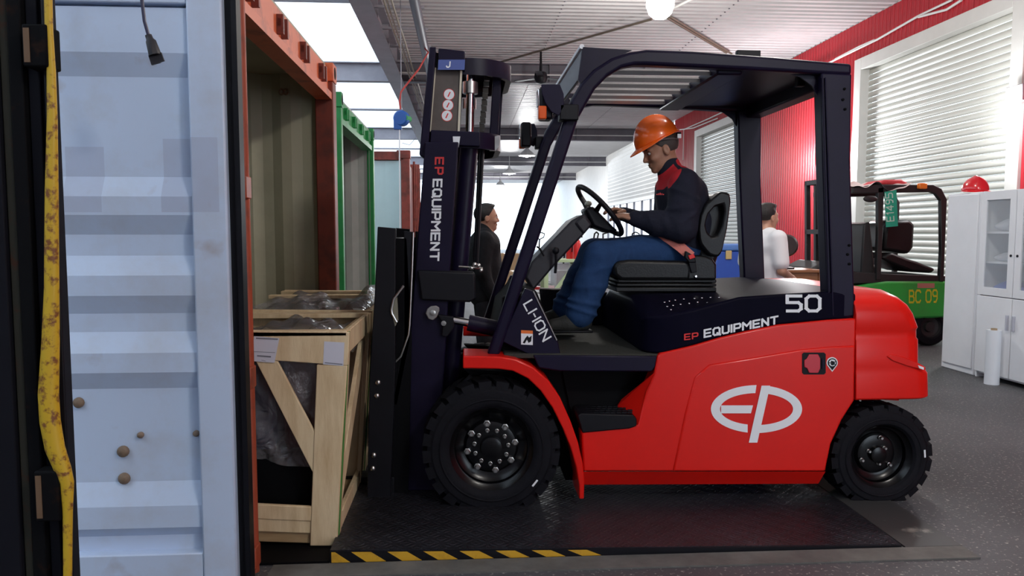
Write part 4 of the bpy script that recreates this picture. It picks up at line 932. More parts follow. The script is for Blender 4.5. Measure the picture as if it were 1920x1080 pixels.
def wrapped(label, xl, xr, y0, y1, zb, zt, seed, bulge=0.0):
    r = np.random.default_rng(seed)
    t = thing('wrapped_machine', label, 'machine', ((xl + xr) / 2, (y0 + y1) / 2, zb))
    xm = xr - .10
    mb = MB(); mb.box(xl + .05, xm - .08, y0 + .12, y1 - .1, zb, zb + .38); mb.build('chassis', black_deep, t, bevel=.03)
    for k in range(5):
        cx = xm - .12 - .19 * k; mb = MB(); hh = .15 + .12 * r.random()
        mb.box(cx - .09, cx + .07, y0 + .10 + .05 * r.random(), y1 - .14, zb + .34, zt - .22 + .12 * r.random())
        mb.build('motor_part', [mat('part_maroon', (.14, .02, .03), .5), mat('part_blue', (.03, .04, .12), .5), mat('part_grey', (.07, .065, .07), .5), mat('part_brown', (.10, .06, .04), .6), mat('part_yellow', (.3, .2, .02), .5)][k], t, bevel=.03)
    # plastic film: draped top and front
    nx, ny = 44, 22; rows = []
    ph = r.random(12) * 6.3
    for j in range(ny):
        row = []
        for i in range(nx):
            u = i / (nx - 1); v = j / (ny - 1); x = xl + .03 + u * (xr - xl - .08); y = y0 + .035 + v * (y1 - y0 - .07)
            z = zt - .028 + .02 * math.sin(9 * u + ph[0] + 3 * v) + .016 * math.sin(17 * u - 11 * v + ph[1]) + .012 * math.sin(31 * u + 13 * v + ph[2])
            z += bulge * math.exp(-((u - .93) / .12) ** 2 - ((v - .55) / .5) ** 2)
            z -= .05 * (abs(2 * v - 1) ** 6) + .10 * max(0, (u - .96) / .04) ** 2
            row.append((x, y, z))
        rows.append(row)
    MB().grid(rows).build('film_top', film, t, smooth=True)
    rows = []
    for j in range(ny):
        row = []
        for i in range(nx):
            u = i / (nx - 1); v = j / (ny - 1); x = xl + .05 + u * (xm - xl - .05)
            y = y0 + .05 + .05 * v + .014 * math.sin(12 * u + 9 * v + ph[3]) + .010 * math.sin(27 * u - 15 * v + ph[4]); z = zt - .06 - v * (zt - zb - .36) + .03 * math.sin(6 * u + ph[5]) * v
            row.append((x, y, z))
        rows.append(row)
    MB().grid(rows).build('film_front', film, t, smooth=True)
ZCR = 0.0
c1, xl, xr, zt, zb = crate('pale pine crate nearest the camera with two paper labels', 3.235, 4.02, 0.0, 0, (3.265, 3.96), True)
wrapped('machine wrapped in clear plastic inside the nearest pine crate', xl, xr, 3.235, 4.02, zb + .06, zt, 3)
c2, xl, xr, zt, zb = crate('pine crate further inside, behind the labelled one', 4.08, 5.46, .005, 0, (5.08, 5.42), False)
wrapped('machine under bulging clear plastic in the crate further inside', xl, xr, 4.08, 5.46, zb + .06, zt + .02, 8, .08)
# ------------------------------------------------------------------ people: smooth implicit bodies turned into one mesh
class SDF:
    def __init__(s): s.p = []
    def cap(s, a, b, ra, rb, k=.02, op='u'): s.p.append(('c', Vector(a), Vector(b), ra, rb, k, op)); return s
    def ell(s, c, rad, M=None, k=.02, op='u'): s.p.append(('e', Vector(c), Vector(rad), M, None, k, op)); return s
    def chain(s, pts, rs, k=.02):
        for i in range(len(pts) - 1): s.cap(pts[i], pts[i + 1], rs[i], rs[i + 1], k)
        return s
    def bounds(s):
        lo = np.full(3, 9e9); hi = -lo
        for q in s.p:
            if q[6] != 'u': continue
            if q[0] == 'c':
                for c, r in ((q[1], q[3]), (q[2], q[4])): lo = np.minimum(lo, np.array(c) - r); hi = np.maximum(hi, np.array(c) + r)
            else:
                r = max(q[2]); lo = np.minimum(lo, np.array(q[1]) - r); hi = np.maximum(hi, np.array(q[1]) + r)
        return lo - .03, hi + .03
    def field(s, h):
        lo, hi = s.bounds(); n = np.ceil((hi - lo) / h).astype(int) + 1
        D = np.full(tuple(n), .2, np.float32); ax = [lo[i] + h * np.arange(n[i]) for i in range(3)]
        for q in s.p:
            k = q[5]; mg = k + 2.5 * h
            if q[0] == 'c':
                c0 = np.minimum(np.array(q[1]) - q[3], np.array(q[2]) - q[4]); c1 = np.maximum(np.array(q[1]) + q[3], np.array(q[2]) + q[4])
            else: r = max(q[2]); c0 = np.array(q[1]) - r; c1 = np.array(q[1]) + r
            i0 = np.maximum(0, np.floor((c0 - mg - lo) / h).astype(int)); i1 = np.minimum(n, np.ceil((c1 + mg - lo) / h).astype(int) + 1)
            if np.any(i1 <= i0): continue
            sl = tuple(slice(i0[j], i1[j]) for j in range(3))
            X = [ax[j][sl[j]].astype(np.float32).reshape([-1 if m == j else 1 for m in range(3)]) for j in range(3)]
            if q[0] == 'c':
                a = q[1]; ab = q[2] - q[1]; L2 = max(ab.length_squared, 1e-9)
                P = [X[j] - a[j] for j in range(3)]
                t = np.clip((P[0] * ab[0] + P[1] * ab[1] + P[2] * ab[2]) / L2, 0, 1)
                d = np.sqrt((P[0] - t * ab[0]) ** 2 + (P[1] - t * ab[1]) ** 2 + (P[2] - t * ab[2]) ** 2) - (q[3] + (q[4] - q[3]) * t)
            else:
                P = [X[j] - q[1][j] for j in range(3)]
                if q[3] is not None:
                    Mt = q[3].transposed(); P = [Mt[j][0] * P[0] + Mt[j][1] * P[1] + Mt[j][2] * P[2] for j in range(3)]
                rx, ry, rz = q[2]
                k0 = np.sqrt((P[0] / rx) ** 2 + (P[1] / ry) ** 2 + (P[2] / rz) ** 2); k1 = np.sqrt((P[0] / rx ** 2) ** 2 + (P[1] / ry ** 2) ** 2 + (P[2] / rz ** 2) ** 2)
                d = np.where(k1 > 1e-6, k0 * (k0 - 1) / np.maximum(k1, 1e-6), -min(rx, ry, rz))
            cur = D[sl]
            if q[6] == 'u':
                hh = np.clip(.5 + .5 * (cur - d) / k, 0, 1); D[sl] = cur + (d - cur) * hh - k * hh * (1 - hh)
            else:
                hh = np.clip(.5 - .5 * (cur + d) / k, 0, 1); D[sl] = cur + (-d - cur) * hh + k * hh * (1 - hh)
        return D, lo
    def mesh(s, name, h, off=(0, 0, 0), keep=None):
        D, lo = s.field(h)
        if keep is not None:
            n = D.shape; G = np.meshgrid(*[lo[i] + h * np.arange(n[i]) for i in range(3)], indexing='ij', sparse=True)
            D = np.maximum(D, keep(*G)).astype(np.float32)
        S_ = D < 0; c = np.zeros(tuple(np.array(D.shape) - 1), np.int8)
        sl = (slice(None, -1), slice(1, None))
        for i in (0, 1):
            for j in (0, 1):
                for k in (0, 1): c += S_[sl[i], sl[j], sl[k]]
        cell = (c > 0) & (c < 8); idx = np.argwhere(cell); N = len(idx); idm = np.full(cell.shape, -1, np.int32); idm[cell] = np.arange(N)
        acc = np.zeros((N, 3), np.float64); cnt = np.zeros(N)
        off8 = [(i, j, k) for i in (0, 1) for j in (0, 1) for k in (0, 1)]
        V = {o: D[idx[:, 0] + o[0], idx[:, 1] + o[1], idx[:, 2] + o[2]] for o in off8}
        for o in off8:
            for a in range(3):
                if o[a]: continue
                o2 = list(o); o2[a] = 1; o2 = tuple(o2); v0, v1 = V[o], V[o2]; m = (v0 < 0) != (v1 < 0)
                t = np.zeros(N); t[m] = v0[m] / (v0[m] - v1[m])
                p = np.tile(np.array(o, float), (N, 1)); p[:, a] += t; acc[m] += p[m]; cnt[m] += 1
        vs = lo + h * (idx + acc / np.maximum(cnt, 1)[:, None])
        F = []
        for a in range(3):
            b, cc = (a + 1) % 3, (a + 2) % 3
            s0 = [slice(None)] * 3; s1 = [slice(None)] * 3; s0[a] = slice(None, -1); s1[a] = slice(1, None)
            e = np.argwhere(S_[tuple(s0)] != S_[tuple(s1)]); sh = np.array(cell.shape)
            ok = (e[:, b] > 0) & (e[:, cc] > 0) & (e[:, b] < sh[b]) & (e[:, cc] < sh[cc]) & (e[:, a] < sh[a]); e = e[ok]
            q = []
            for db, dc in ((-1, -1), (0, -1), (0, 0), (-1, 0)):
                f = e.copy(); f[:, b] += db; f[:, cc] += dc; q.append(idm[f[:, 0], f[:, 1], f[:, 2]])
            q = np.stack(q, 1); ins = S_[e[:, 0], e[:, 1], e[:, 2]]; q[~ins] = q[~ins][:, ::-1]; F.append(q)
        F = np.concatenate(F); F = F[(F >= 0).all(1)]
        vs = vs - np.array(off)
        for _ in range(2):                     # light smoothing
            e = np.concatenate([F[:, [0, 1]], F[:, [1, 2]], F[:, [2, 3]], F[:, [3, 0]]]); sm = np.zeros_like(vs); ct = np.zeros(N)
            np.add.at(sm, e[:, 0], vs[e[:, 1]]); np.add.at(ct, e[:, 0], 1); vs = vs * .5 + .5 * sm / np.maximum(ct, 1)[:, None]
        me = bpy.data.meshes.new(name); me.vertices.add(N); me.vertices.foreach_set('co', vs.astype(np.float32).ravel())
        me.loops.add(F.size); me.loops.foreach_set('vertex_index', F.astype(np.int32).ravel()); me.polygons.add(len(F))
        me.polygons.foreach_set('loop_start', np.arange(0, F.size, 4, dtype=np.int32)); me.polygons.foreach_set('loop_total', np.full(len(F), 4, np.int32))
        me.update(calc_edges=True); me.validate(); me.shade_smooth(); return me
def put(name, me, mt, parent):
    o = bpy.data.objects.new(name, me); link(o, parent); o.data.materials.append(mt); W[o.name] = base_of(parent); return o
skin = mat('skin', (.40, .20, .125), .5, var=.12, vscale=30, bump=.08, bscale=120)
skin_pale = mat('skin_pale', (.50, .27, .18), .5, var=.1, vscale=30)
hair_black = mat('hair_black', (.010, .009, .009), .45, bump=.5, bscale=260)
def frame(fwd, up):
    f = Vector(fwd).normalized(); l = Vector(up).cross(f).normalized(); u = f.cross(l).normalized(); return f, l, u
def head_prims(s, c, fwd, up, k=1.0):
    f, l, u = frame(fwd, up); M = Matrix((f, l, u)).transposed(); c = Vector(c)
    P = lambda a, b, d: c + (f * a + l * b + u * d) * k
    E = lambda a, b, d, ra, rb, rd, kk=.02, op='u': s.ell(P(a, b, d), (ra * k, rb * k, rd * k), M, kk, op)
    E(-.012, 0, .035, .098, .076, .088); E(.028, 0, -.02, .066, .064, .075, .03); E(.04, 0, -.075, .046, .046, .036, .03); E(.074, 0, -.098, .018, .022, .016, .02)
    E(.078, 0, .02, .018, .052, .012, .02)                                  # brow
    for sd in (-1, 1):
        E(.094, .032 * sd, .002, .016, .018, .012, .012, 's')              # eye sockets
        E(.068, .045 * sd, -.03, .022, .016, .018, .02)                     # cheekbones
        E(-.005, .078 * sd, -.012, .020, .010, .032, .008); E(-.002, .087 * sd, -.008, .010, .006, .016, .006, 's')
    s.cap(P(.088, 0, .012), P(.110, 0, -.028), .008 * k, .012 * k, .012); E(.100, .010, -.034, .010, .009, .008, .006); E(.100, -.010, -.034, .010, .009, .008, .006)
    E(.090, 0, -.058, .012, .024, .006, .006); E(.088, 0, -.070, .012, .021, .007, .006); E(.106, 0, -.064, .010, .026, .0022, .003, 's')
    return P, M
def eyes(P, M, parent, k=1.0):
    w_ = mat('eye_white', (.6, .58, .55), .3); d_ = mat('eye_dark', (.02, .012, .01), .2)
    for sd in (-1, 1):
        e = MB().ell(P(.080, .032 * sd, .002), .011 * k, .011 * k, .008 * k, 12, 8).build('eye', w_, parent, smooth=True)
        MB().ell(P(.0895, .032 * sd, .001), .0035 * k, .0050 * k, .0050 * k, 10, 6).build('iris', d_, e, smooth=True)
        MB().tube([P(.088, .016 * sd, .022), P(.092, .032 * sd, .027), P(.080, .050 * sd, .021)], [.003 * k, .004 * k, .002 * k], 6).build('eyebrow', hair_black, parent, smooth=True)
def hand_prims(s, wrist, tip, palm_n, curl=.5, side=1, k=1.0):
    """wrist -> tip is the pointing direction, palm_n the way the palm faces"""
    wr = Vector(wrist); d = (Vector(tip) - wr).normalized(); n = Vector(palm_n); n = (n - d * n.dot(d)).normalized(); a = d.cross(n) * side
    Mx = Matrix((d, a, n)).transposed()
    s.ell(wr + d * .045 * k, (.050 * k, .042 * k, .017 * k), Mx, .012); s.cap(wr - d * .02, wr + d * .02, .026 * k, .026 * k, .015)
    for i, (o, L) in enumerate(((-.030, .066), (-.010, .076), (.010, .072), (.029, .056))):
        p = wr + d * (.080 - abs(o) * .25) * k + a * o * k
        c1 = curl * .55; c2 = curl * 1.2; c3 = curl * 1.7
        q = p + (d * math.cos(c1) + n * math.sin(c1)) * L * .46 * k; r = q + (d * math.cos(c2) + n * math.sin(c2)) * L * .32 * k; t = r + (d * math.cos(c3) + n * math.sin(c3)) * L * .26 * k
        s.chain([p, q, r, t], [.0098 * k, .0092 * k, .0086 * k, .0072 * k], .004)
    p = wr + d * .022 * k - a * .03 * k; q = p + (d * .6 - a * .62 + n * .35).normalized() * .036 * k; r = q + (d * .85 - a * .2 + n * .45).normalized() * .032 * k; t = r + (d * .9 + n * .4).normalized() * .022 * k
    s.chain([p, q, r, t], [.014 * k, .0115 * k, .010 * k, .008 * k], .008)
# --- driver
def cloth(name, col, **kw): return mat(name, col, .85, bump=.55, bscale=22, var=.2, vscale=14, spec=.2, **kw)
def jacket_material():
    m = cloth('jacket_navy', (.016, .017, .030)); t = m.node_tree; n = t.nodes; L = t.links.new; b = n['Principled BSDF']; src = b.inputs['Base Color'].links[0].from_socket
    at = n.new('ShaderNodeAttribute'); at.attribute_name = 'yoke'; gt = n.new('ShaderNodeMath'); gt.operation = 'GREATER_THAN'; gt.inputs[1].default_value = 0
    L(at.outputs['Fac'], gt.inputs[0]); mx = n.new('ShaderNodeMixRGB'); mx.inputs[2].default_value = (.52, .025, .035, 1); L(gt.outputs[0], mx.inputs[0]); L(src, mx.inputs[1]); L(mx.outputs[0], b.inputs['Base Color']); return m
dp = thing('person', 'seated driver in orange hard hat, navy and red jacket and blue trousers', 'person', A(1283, 490, y=YC))
B = base_of(dp)
def J(px, py, y, ref=None):
    p = A(px, py, y=y if ref is None else ref); return Vector((p.x, y, p.z))
hipN, hipF = J(1288, 470, 4.17), J(1286, 470, 4.33, 4.25); knN, knF = J(1124, 482, 4.10), J(1128, 478, 4.40, 4.16); anN, anF = J(1087, 590, 4.10), J(1072, 588, 4.38, 4.14)
pel = J(1290, 462, YC); spine = J(1285, 415, YC); chest = J(1274, 365, YC); nb = J(1262, 322, YC); hc_ = J(1239, 281, YC)
shN, shF = J(1283, 345, 4.075), J(1268, 350, 4.425, 4.25); elN, elF = J(1279, 428, 4.02), J(1262, 425, 4.47, 4.25); wrN, wrF = J(1192, 410, 4.12), J(1180, 400, 4.36, 4.2)
hf = (-.93, -.05, -.36); hu = (-.36, 0, .93)
s = SDF(); s.chain([pel, spine, chest, nb], [.11, .10, .11, .055], .05); s.cap(shN, shF, .05, .05, .04)
s.chain([shN, elN, wrN], [.045, .036, .027], .02); s.chain([shF, elF, wrF], [.045, .036, .027], .02)
s.chain([hipN, knN, anN], [.075, .05, .035], .03); s.chain([hipF, knF, anF], [.075, .05, .035], .03)
s.cap(nb - Vector((0, 0, .02)), hc_ + Vector((.03, 0, -.03)), .056, .054, .02)
P_, M_ = head_prims(s, hc_, hf, hu)
hand_prims(s, wrN, J(1146, 398, 4.16), (-.35, .35, -.85), .65, 1); hand_prims(s, wrF, J(1136, 388, 4.30), (-.3, -.45, -.85), .55, -1)
body = put('body', s.mesh('body', .0042, B), skin, dp)
eyes(P_, M_, dp)
# short hair below the helmet
f_, l_, u_ = frame(hf, hu)
s = SDF(); s.ell(P_(-.014, 0, .034), (.103, .081, .093), M_, .01)
def hair_keep(X, Y, Z, cut=-.028, front=.045):
    a = (X - hc_.x) * f_.x + (Y - hc_.y) * f_.y + (Z - hc_.z) * f_.z; d = (X - hc_.x) * u_.x + (Y - hc_.y) * u_.y + (Z - hc_.z) * u_.z
    return np.maximum(np.maximum(a - front, cut - d), a * 1.2 - d * 1.0 - .01)
put('hair', s.mesh('hair', .005, B, hair_keep), mat('hair_grey', (.05, .042, .038), .6, bump=.4, bscale=200), dp)
# jacket
s = SDF(); s.ell(pel + Vector((.0, 0, .04)), (.145, .185, .12), None, .05); s.chain([pel + Vector((-.01, 0, .02)), spine + Vector((.0, 0, 0)), chest], [.145, .142, .138], .06)
for dy in (-.10, .10): s.chain([pel + Vector((-.01, dy * .9, .04)), spine + Vector((0, dy, 0)), chest + Vector((0.01, dy, 0)), nb + Vector((.015, dy * .7, -.03))], [.11, .115, .105, .06], .05)
s.cap(nb + Vector((.0, 0, -.045)), nb + Vector((-.028, 0, .03)), .085, .068, .02)
s.chain([shN, elN.lerp(shN, .45), elN, wrN.lerp(elN, .45), wrN], [.086, .080, .076, .066, .046], .03); s.chain([shF, elF, wrF], [.078, .062, .042], .03)
for i, (bb, tt, rr) in enumerate(((.25, .35, .073), (.55, .62, .072), (.8, .86, .071))):   # sleeve folds
    s.ell(shN.lerp(elN, bb) + Vector((.0, -.012, 0)), (.088, .080, .014), Matrix.Rotation(R(25 - 30 * i), 3, 'Y'), .02)
for bb in (.15, .4, .7): s.ell(elN.lerp(wrN, bb) + Vector((0, -.012, -.01)), (.014, .074 - .02 * bb, .078 - .02 * bb), Matrix.Rotation(R(-20), 3, 'Y'), .02)
me = s.mesh('jacket', .006, B); jk = put('jacket', me, jacket_material(), dp)
att = me.attributes.new('yoke', 'FLOAT', 'POINT'); vals = []
def poly_sd(polys, X, Z):
    """signed distance to the union of outlines, positive inside"""
    best = np.full(X.shape, -9.0)
    for pl in polys:
        d = np.full(X.shape, 9.0); ins = np.zeros(X.shape, bool)
        for (ax_, az_), (bx_, bz_) in zip(pl, pl[1:] + pl[:1]):
            ex, ez = bx_ - ax_, bz_ - az_; t = np.clip(((X - ax_) * ex + (Z - az_) * ez) / (ex * ex + ez * ez), 0, 1)
            d = np.minimum(d, np.hypot(X - ax_ - t * ex, Z - az_ - t * ez))
            c_ = (az_ > Z) != (bz_ > Z); xi = ax_ + (Z - az_) / (ez if abs(ez) > 1e-9 else 1e-9) * ex; ins ^= c_ & (X < xi)
        best = np.maximum(best, np.where(ins, d, -d))
    return best
def yk(pix): return [(A(px, py, y=4.10).x, A(px, py, y=4.10).z) for px, py in pix]
polys = [yk([(1271, 304), (1252, 322), (1228, 338), (1195, 345), (1195, 352), (1222, 352), (1250, 354), (1262, 337), (1274, 317)]),
         yk([(1276, 298), (1290, 286), (1345, 316), (1345, 332), (1305, 327), (1299, 314), (1281, 312)])]
co_ = np.array([tuple(v.co + B) for v in me.vertices])
att.data.foreach_set('value', poly_sd(polys, co_[:, 0], co_[:, 2]).astype(np.float32))
# chest emblem on the near breast
mb = MB()
q = J(1231, 366, 4.10); 
for i in range(5): mb.bar(q + Vector((-.014 + .009 * i, -.062, -.002)), q + Vector((-.014 + .009 * i, -.062, .010 - .003 * abs(i - 2))), .004, .005)
mb.build('chest_badge', red_print, jk)
# trousers
s = SDF(); s.ell(pel + Vector((-.02, 0, -.01)), (.15, .19, .095), None, .04)
for hp, kn, an in ((hipN, knN, anN), (hipF, knF, anF)):
    m1 = hp.lerp(kn, .5); m2 = kn.lerp(an, .45)
    s.chain([hp, m1, kn, m2, an], [.108, .096, .086, .086, .080], .03)
    for t_, r_ in ((.75, .084), (.88, .082)): s.ell(hp.lerp(kn, t_) + Vector((.01, -.01, -.02)), (.016, .088, .098), Matrix.Rotation(R(20), 3, 'Y'), .02)
    for t_ in (.2, .5, .78, .92): s.ell(kn.lerp(an, t_), (.096, .090, .015), Matrix.Rotation(R(-28 + 50 * t_), 3, 'Y'), .02)
put('trousers', s.mesh('trousers', .0065, B), cloth('denim_blue', (.018, .050, .135)), dp)
shoe = mat('shoe_dark', (.02, .02, .018), .7, bump=.3, bscale=90)
for an in (anN, anF):
    s = SDF(); hl = an + Vector((.025, 0, -.045)); to = an + Vector((-.15, 0, -.058)); s.chain([hl, an + Vector((-.06, 0, -.05)), to], [.045, .045, .036], .03); s.cap(an, an + Vector((0, 0, -.03)), .05, .048, .02)
    sh = put('shoe', s.mesh('shoe', .006, B, lambda X, Y, Z: (an.z - .092) - Z), shoe, dp)
    MB().prism([(hl.x + .045, an.y - .042, an.z - .098), (to.x - .035, an.y - .042, an.z - .098), (to.x - .035, an.y - .042, an.z - .084), (hl.x + .045, an.y - .042, an.z - .084)], (0, .084, 0)).build('sole', black_satin, sh, bevel=.012)
    mb = MB()
    for i in range(4):
        b_ = an + Vector((-.03 - .022 * i, 0, -.002 - .011 * i)); mb.tube([b_ + Vector((0, -.03, -.01)), b_ + Vector((0, 0, .006)), b_ + Vector((0, .03, -.01))], .004, 6)
    mb.build('laces', mat('lace_grey', (.12, .12, .10), .8), sh, smooth=True)
# hard hat
def helmet(parent, c, f, l, u, mt, name='hard_hat', k=1.0):
    M = Matrix((f, l, u)).transposed(); s = SDF()
    s.ell(c, (.132 * k, .112 * k, .128 * k), M, .01); s.ell(c + u * .06 * k - f * .01 * k, (.10 * k, .028 * k, .078 * k), M, .03); s.ell(c, (.120 * k, .100 * k, .108 * k), M, .004, 's')
    cc = c - u * .004
    def keep(X, Y, Z): return -((X - cc.x) * u.x + (Y - cc.y) * u.y + (Z - cc.z) * u.z)
    o = bpy.data.objects.new(name, s.mesh(name, .0045, base_of(parent), keep)); link(o, parent); o.data.materials.append(mt); W[o.name] = base_of(parent)
    mb = MB(); rows = [[], [], [], []]
    for t in np.linspace(0, 2 * math.pi, 49):
        fr = max(0, math.cos(t)); ex = .010 + .038 * fr ** 2.2
        for j, (rr, dz) in enumerate(((-.012, 0.004), (ex, -.006 - .016 * fr), (ex, -.010 - .018 * fr), (-.014, -.006))):
            rows[j].append(c + f * math.cos(t) * (.130 * k + rr) + l * math.sin(t) * (.110 * k + rr) + u * dz)
    mb.grid(rows); mb.build('brim', mt, o, smooth=True, ang=50); return o
orange_hat = mat('orange_shell', (1.0, .15, .012), .25, coat=.3)
hcen = hc_ + u_ * .064 + f_ * .004; _t = R(5); _fh = f_ * math.cos(_t) - u_ * math.sin(_t); _uh = u_ * math.cos(_t) + f_ * math.sin(_t); ft = (f_ * math.cos(R(0)) - u_ * math.sin(R(0))).normalized(); 
hat = helmet(dp, hcen, _fh, l_, _uh, orange_hat)
mb = MB(); mb.tube([hcen + f_ * math.cos(t) * .108 + l_ * math.sin(t) * .088 - u_ * (.012 + .03 * max(0, -math.cos(t))) for t in np.linspace(R(75), R(285), 24)], .012, 8, flat=.4); mb.build('harness', mat('harness_grey', (.2, .2, .2), .5), hat, smooth=True)
q = hcen - f_ * .118 - u_ * .022; MB().box(q.x - .012, q.x + .014, q.y - .05, q.y + .05, q.z - .016, q.z + .016).build('ratchet', black_satin, hat, bevel=.005)
q = hcen - f_ * .100 - l_ * (-.07) - u_ * .030
q = Vector((q.x, YC - .085, q.z)); MB().box(q.x - .010, q.x + .012, q.y - .004, q.y + .003, q.z - .012, q.z + .012).build('buckle', white_print, hat, bevel=.002)
# seat belt of the truck, across the lap
belt = mat('belt_pink', (.75, .22, .17), .6, bump=.3, bscale=150)
bp_ = [J(1226, 434, 4.16), J(1240, 440, 4.12), J(1258, 452, 4.075), J(1274, 464, 4.045), J(1292, 480, 4.02)]
mb = MB(); rows = []
for i, p in enumerate(bp_):
    d = (bp_[min(i + 1, 4)] - bp_[max(i - 1, 0)]).normalized(); sd = Vector((d.z, 0, -d.x)).normalized() * .027
    rows.append([p + sd + Vector((0, -.032, 0)), p - sd + Vector((0, -.036, 0)), p - sd + Vector((0, -.030, 0)), p + sd + Vector((0, -.026, 0)), p + sd + Vector((0, -.032, 0))])
mb.grid(rows); bl = mb.build('seat_belt', belt, st_, smooth=True)
MB().pp([(1284, 470), (1300, 480), (1304, 492), (1290, 492), (1282, 482)], 3.965, 3.99, ref=3.985).build('belt_buckle', black_satin, bl, bevel=.005)
MB().pp([(1290, 479), (1301, 476), (1304, 483), (1293, 487)], 3.958, 3.966, ref=3.96).build('release_button', red_print, bl, bevel=.003)
MB().pp([(1289, 486), (1303, 484), (1306, 510), (1296, 512)], 3.972, 3.984, ref=3.98).build('belt_stalk', black_satin, bl, bevel=.003)
# ------------------------------------------------------------------ two people standing further back
def stander(label, px, py_top, y, face, top_mt, leg_mt, sleeve, arm, hair_len=0.0, sk=skin_pale, collar=True):
    p0 = A(px, py_top, y=y); H = p0.z; x0, y0 = p0.x, p0.y
    t = thing('person', label, 'person', (x0, y0, 0)); Bs = base_of(t)
    f = Vector((math.cos(face), math.sin(face), 0)); l = Vector((0, 0, 1)).cross(f); k = H / 1.70
    P = lambda a, b, z: Vector((x0, y0, 0)) + f * a * k + l * b * k + Vector((0, 0, z * k))
    hd = P(.02, 0, 1.575)
    hipL, hipR = P(0, .09, .90), P(0, -.09, .90); knL, knR = P(.02, .10, .50), P(.02, -.10, .50); anL, anR = P(-.01, .11, .09), P(-.01, -.11, .09)
    shL, shR = P(-.02, .18, 1.38), P(-.02, -.18, 1.38)
    if arm == 'down': el = [P(-.04, .23, 1.09), P(-.04, -.23, 1.09)]; wr = [P(.06, .24, .86), P(.06, -.24, .86)]; tp = [P(.09, .24, .76), P(.09, -.24, .76)]
    else: el = [P(-.02, .24, 1.10), P(-.02, -.24, 1.10)]; wr = [P(.22, .12, 1.06), P(.22, -.12, 1.02)]; tp = [P(.28, .02, 1.04), P(.30, -.05, 1.0)]
    s = SDF(); s.chain([P(0, 0, .92), P(0, 0, 1.15), P(0, 0, 1.35), P(0, 0, 1.45)], [.11, .11, .12, .06], .05); s.cap(shL, shR, .05, .05, .04)
    for sh, e, w_, q in ((shL, el[0], wr[0], tp[0]), (shR, el[1], wr[1], tp[1])):
        s.chain([sh, e, w_], [.045, .037, .027], .02)
    for h_, kk, a_ in ((hipL, knL, anL), (hipR, knR, anR)): s.chain([h_, kk, a_], [.07, .05, .035], .03)
    s.cap(P(-.01, 0, 1.40), hd + Vector((0, 0, -.02)), .058, .054, .02); PP, MM = head_prims(s, hd, f, (0, 0, 1), k)
    for w_, q, sd in ((wr[0], tp[0], 1), (wr[1], tp[1], -1)): hand_prims(s, w_, q, -l * sd if arm == 'down' else Vector((0, 0, -1)), .4, sd, k)
    put('body', s.mesh('body', .007, Bs), sk, t); eyes(PP, MM, t, k)
    s = SDF(); s.ell(PP(-.014, 0, .036), (.104 * k, .082 * k, .095 * k), MM, .01); s.ell(PP(.03, 0, .10), (.06, .06, .025), MM, .02)
    def keep(X, Y, Z):
        a = (X - hd.x) * f.x + (Y - hd.y) * f.y; d = Z - hd.z
        return np.maximum(np.maximum(-.03 - d, a - .085), a * 1.5 - d * 1.0 - .005)
    put('hair', s.mesh('hair', .006, Bs, keep), hair_black, t)
    s = SDF(); s.chain([P(0, 0, .90), P(0, 0, 1.15), P(0, 0, 1.33)], [.14, .14, .14], .05)
    for sd in (-1, 1): s.chain([P(0, .08 * sd, .88), P(0, .09 * sd, 1.15), P(0, .10 * sd, 1.32), P(-.01, .08 * sd, 1.42)], [.115, .108, .11, .055], .05)
    for sh, e, w_ in ((shL, el[0], wr[0]), (shR, el[1], wr[1])):
        if sleeve == 'long': s.chain([sh, e, w_], [.075, .06, .042], .03)
        else: s.chain([sh, sh.lerp(e, .75)], [.078, .070], .03)
    if collar: s.cap(P(-.01, 0, 1.40), P(-.005, 0, 1.47), .078, .070, .02)
    put('jacket' if sleeve == 'long' else 't_shirt', s.mesh('top', .008, Bs), top_mt, t)
    s = SDF(); s.ell(P(0, 0, .90), (.13, .16, .10), None, .04)
    for h_, kk, a_ in ((hipL, knL, anL), (hipR, knR, anR)): s.chain([h_, kk, a_ + Vector((0, 0, -.02))], [.10, .075, .065], .04)
    put('trousers', s.mesh('trousers', .009, Bs), leg_mt, t)
    for a_ in (anL, anR):
        s = SDF(); s.chain([a_ + f * -.03 + Vector((0, 0, -.04)), a_ + f * .14 + Vector((0, 0, -.055))], [.045, .036], .03); s.cap(a_, a_ + Vector((0, 0, -.04)), .045, .045, .02)
        put('shoe', s.mesh('shoe', .008, Bs, lambda X, Y, Z: .004 - Z), black_satin, t)
    return t
stander('man in a dark jacket standing behind the forklift mast', 908, 382, 6.5, R(5), cloth('jacket_black', (.012, .013, .016)), cloth('trousers_dark', (.02, .02, .025)), 'long', 'down')
stander('man in a white T-shirt standing beyond the rear pillar', 1436, 381, 6.4, R(20), mat('shirt_white', (.85, .85, .87), .85, bump=.12, bscale=14), cloth('trousers_dark', (.02, .02, .025)), 'short', 'front', collar=False)

